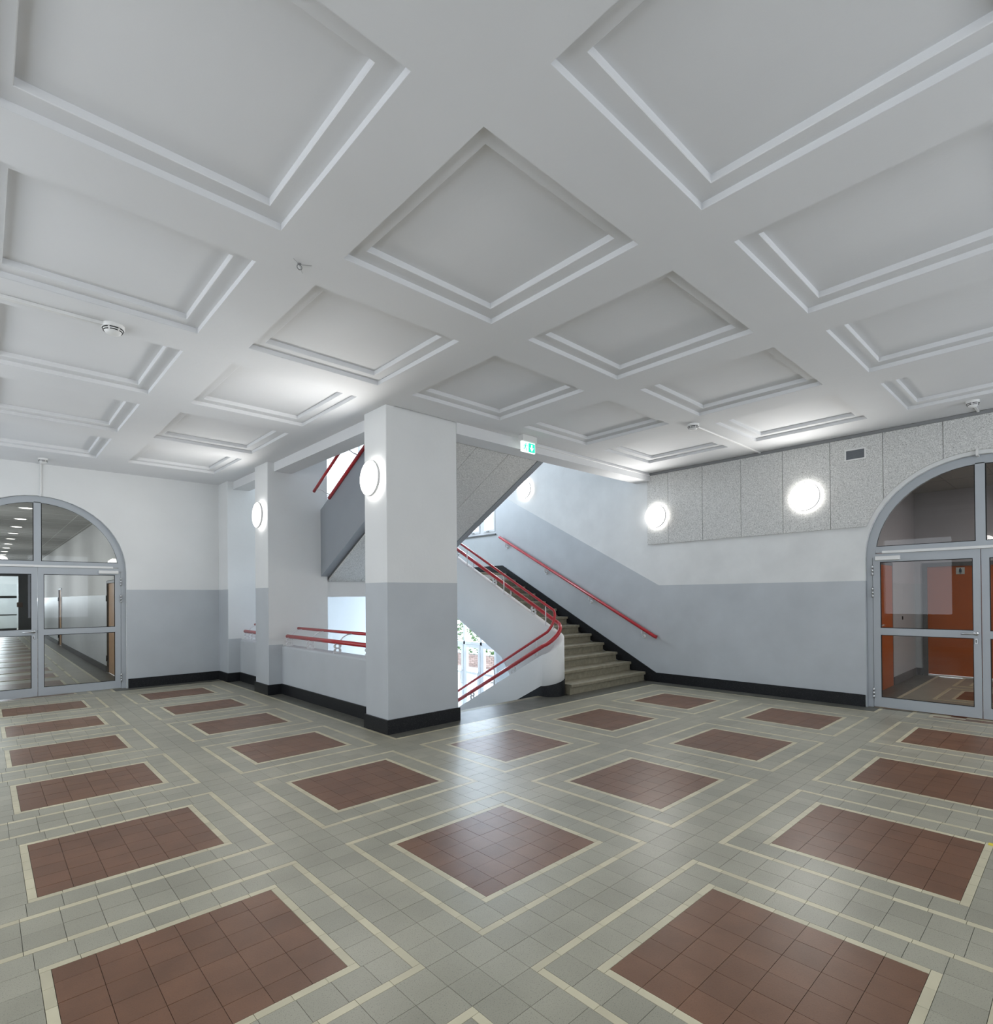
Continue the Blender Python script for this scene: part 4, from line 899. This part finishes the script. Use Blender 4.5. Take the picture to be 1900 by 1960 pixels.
for x in (10.4, 11.6): q.box(x - 0.004, x + 0.004, -2.5, RY, RZ - 0.002, RZ)
q.obj('joint_strips', 'grey_trunking', cl_)
k = MB(); k.box(11.06, RX, RY - 0.018, RY, 0, 0.13); k.box(RX - 0.018, RX, 2.17, RY, 0, 0.13); struct(k.obj('baseboard_lobby', 'dark_metal'), 'dark skirting of the lobby behind the right arched door', 'baseboard')
d = struct(empty('door_7', (10.53, RY, 0)), 'orange door on the left side of the lobby behind the right arched door', 'door')
MB().box(-0.46, 0.46, -0.012, 0.04, 0.005, 1.97).obj('door_leaf', 'orange_laminate', d)
f = MB(); f.box(-0.51, -0.46, -0.01, 0.1, 0, 2.02); f.box(0.46, 0.51, -0.01, 0.1, 0, 2.02); f.box(-0.51, 0.51, -0.01, 0.1, 1.97, 2.02); f.obj('frame', 'dark_metal', d)
h = MB(); h.lathe([(0, 0.01), (0.024, 0.01), (0.024, 0)], (-0.38, -0.012, 1.03), '-y', 14); h.tube([(-0.38, -0.012, 1.03), (-0.38, -0.06, 1.03), (-0.27, -0.06, 1.03)], 0.009, 8); h.obj('handle', 'steel', d)
d = struct(empty('door_8', (RX, 1.23, 0)), 'orange toilet door with a pictogram plate facing the right arched door', 'door')
for s in (-1, 1): MB().box(0.015, 0.05, min(s * 0.004, s * 0.86), max(s * 0.004, s * 0.86), 0.03, 2.0).obj('door_leaf', 'orange_laminate', d)
f = MB(); f.box(-0.02, 0.1, 0.86, 0.93, 0, 2.07); f.box(-0.02, 0.1, -0.93, -0.86, 0, 2.07); f.box(-0.02, 0.1, -0.86, 0.86, 2.0, 2.07); f.obj('frame', 'dark_metal', d)
MB().box(0.0, 0.014, -0.86, 0.86, 0.0, 0.028).obj('pale_strip', 'white_plastic', d)  # pale strip in the gap below the door leaves
MB().box(0.009, 0.0148, 0.327, 0.447, 1.85, 1.97).obj('sign_plate', 'sign_plate', d)
q = MB(); xs_ = (0.006, 0.009); yc = 0.387
q.prism([(yc - 0.011, 1.905), (yc + 0.011, 1.905), (yc + 0.028, 1.885), (yc - 0.028, 1.885)], 'x', *xs_); q.prism([(yc - 0.02, 1.905), (yc - 0.016, 1.94), (yc + 0.016, 1.94), (yc + 0.02, 1.905)], 'x', *xs_)
q.box(xs_[0], xs_[1], yc - 0.012, yc - 0.003, 1.858, 1.886); q.box(xs_[0], xs_[1], yc + 0.003, yc + 0.012, 1.858, 1.886); q.lathe([(0, 0.003), (0.010, 0.003), (0.010, 0)], (0.009, yc, 1.953), '-x', 14)
q.obj('pictogram', 'pictogram_dark', d)
sw = MB().bbox(11.70, 11.74, RY - 0.012, RY, 1.06, 1.12, 0.003).obj('light_switch', 'black_slot'); tag(sw, 'small dark switch on the lobby wall behind the right arched door', 'switch')
o = empty('lobby_fill_lamp', (10.8, -0.6, RZ)); tag(o, 'added unseen fill lamp for the lobby behind the right arched door', 'lamp')  # added lamp out of view that brightens the lobby
MB().lathe([(0.2, 0), (0.2, 0.04), (0.19, 0.045)], (0, 0, 0), '-z', 28).obj('housing', 'white_plastic', o); MB().lathe([(0.19, 0.04), (0, 0.055)], (0, 0, 0), '-z', 28).obj('diffuser', 'lobby_fill_glow', o)
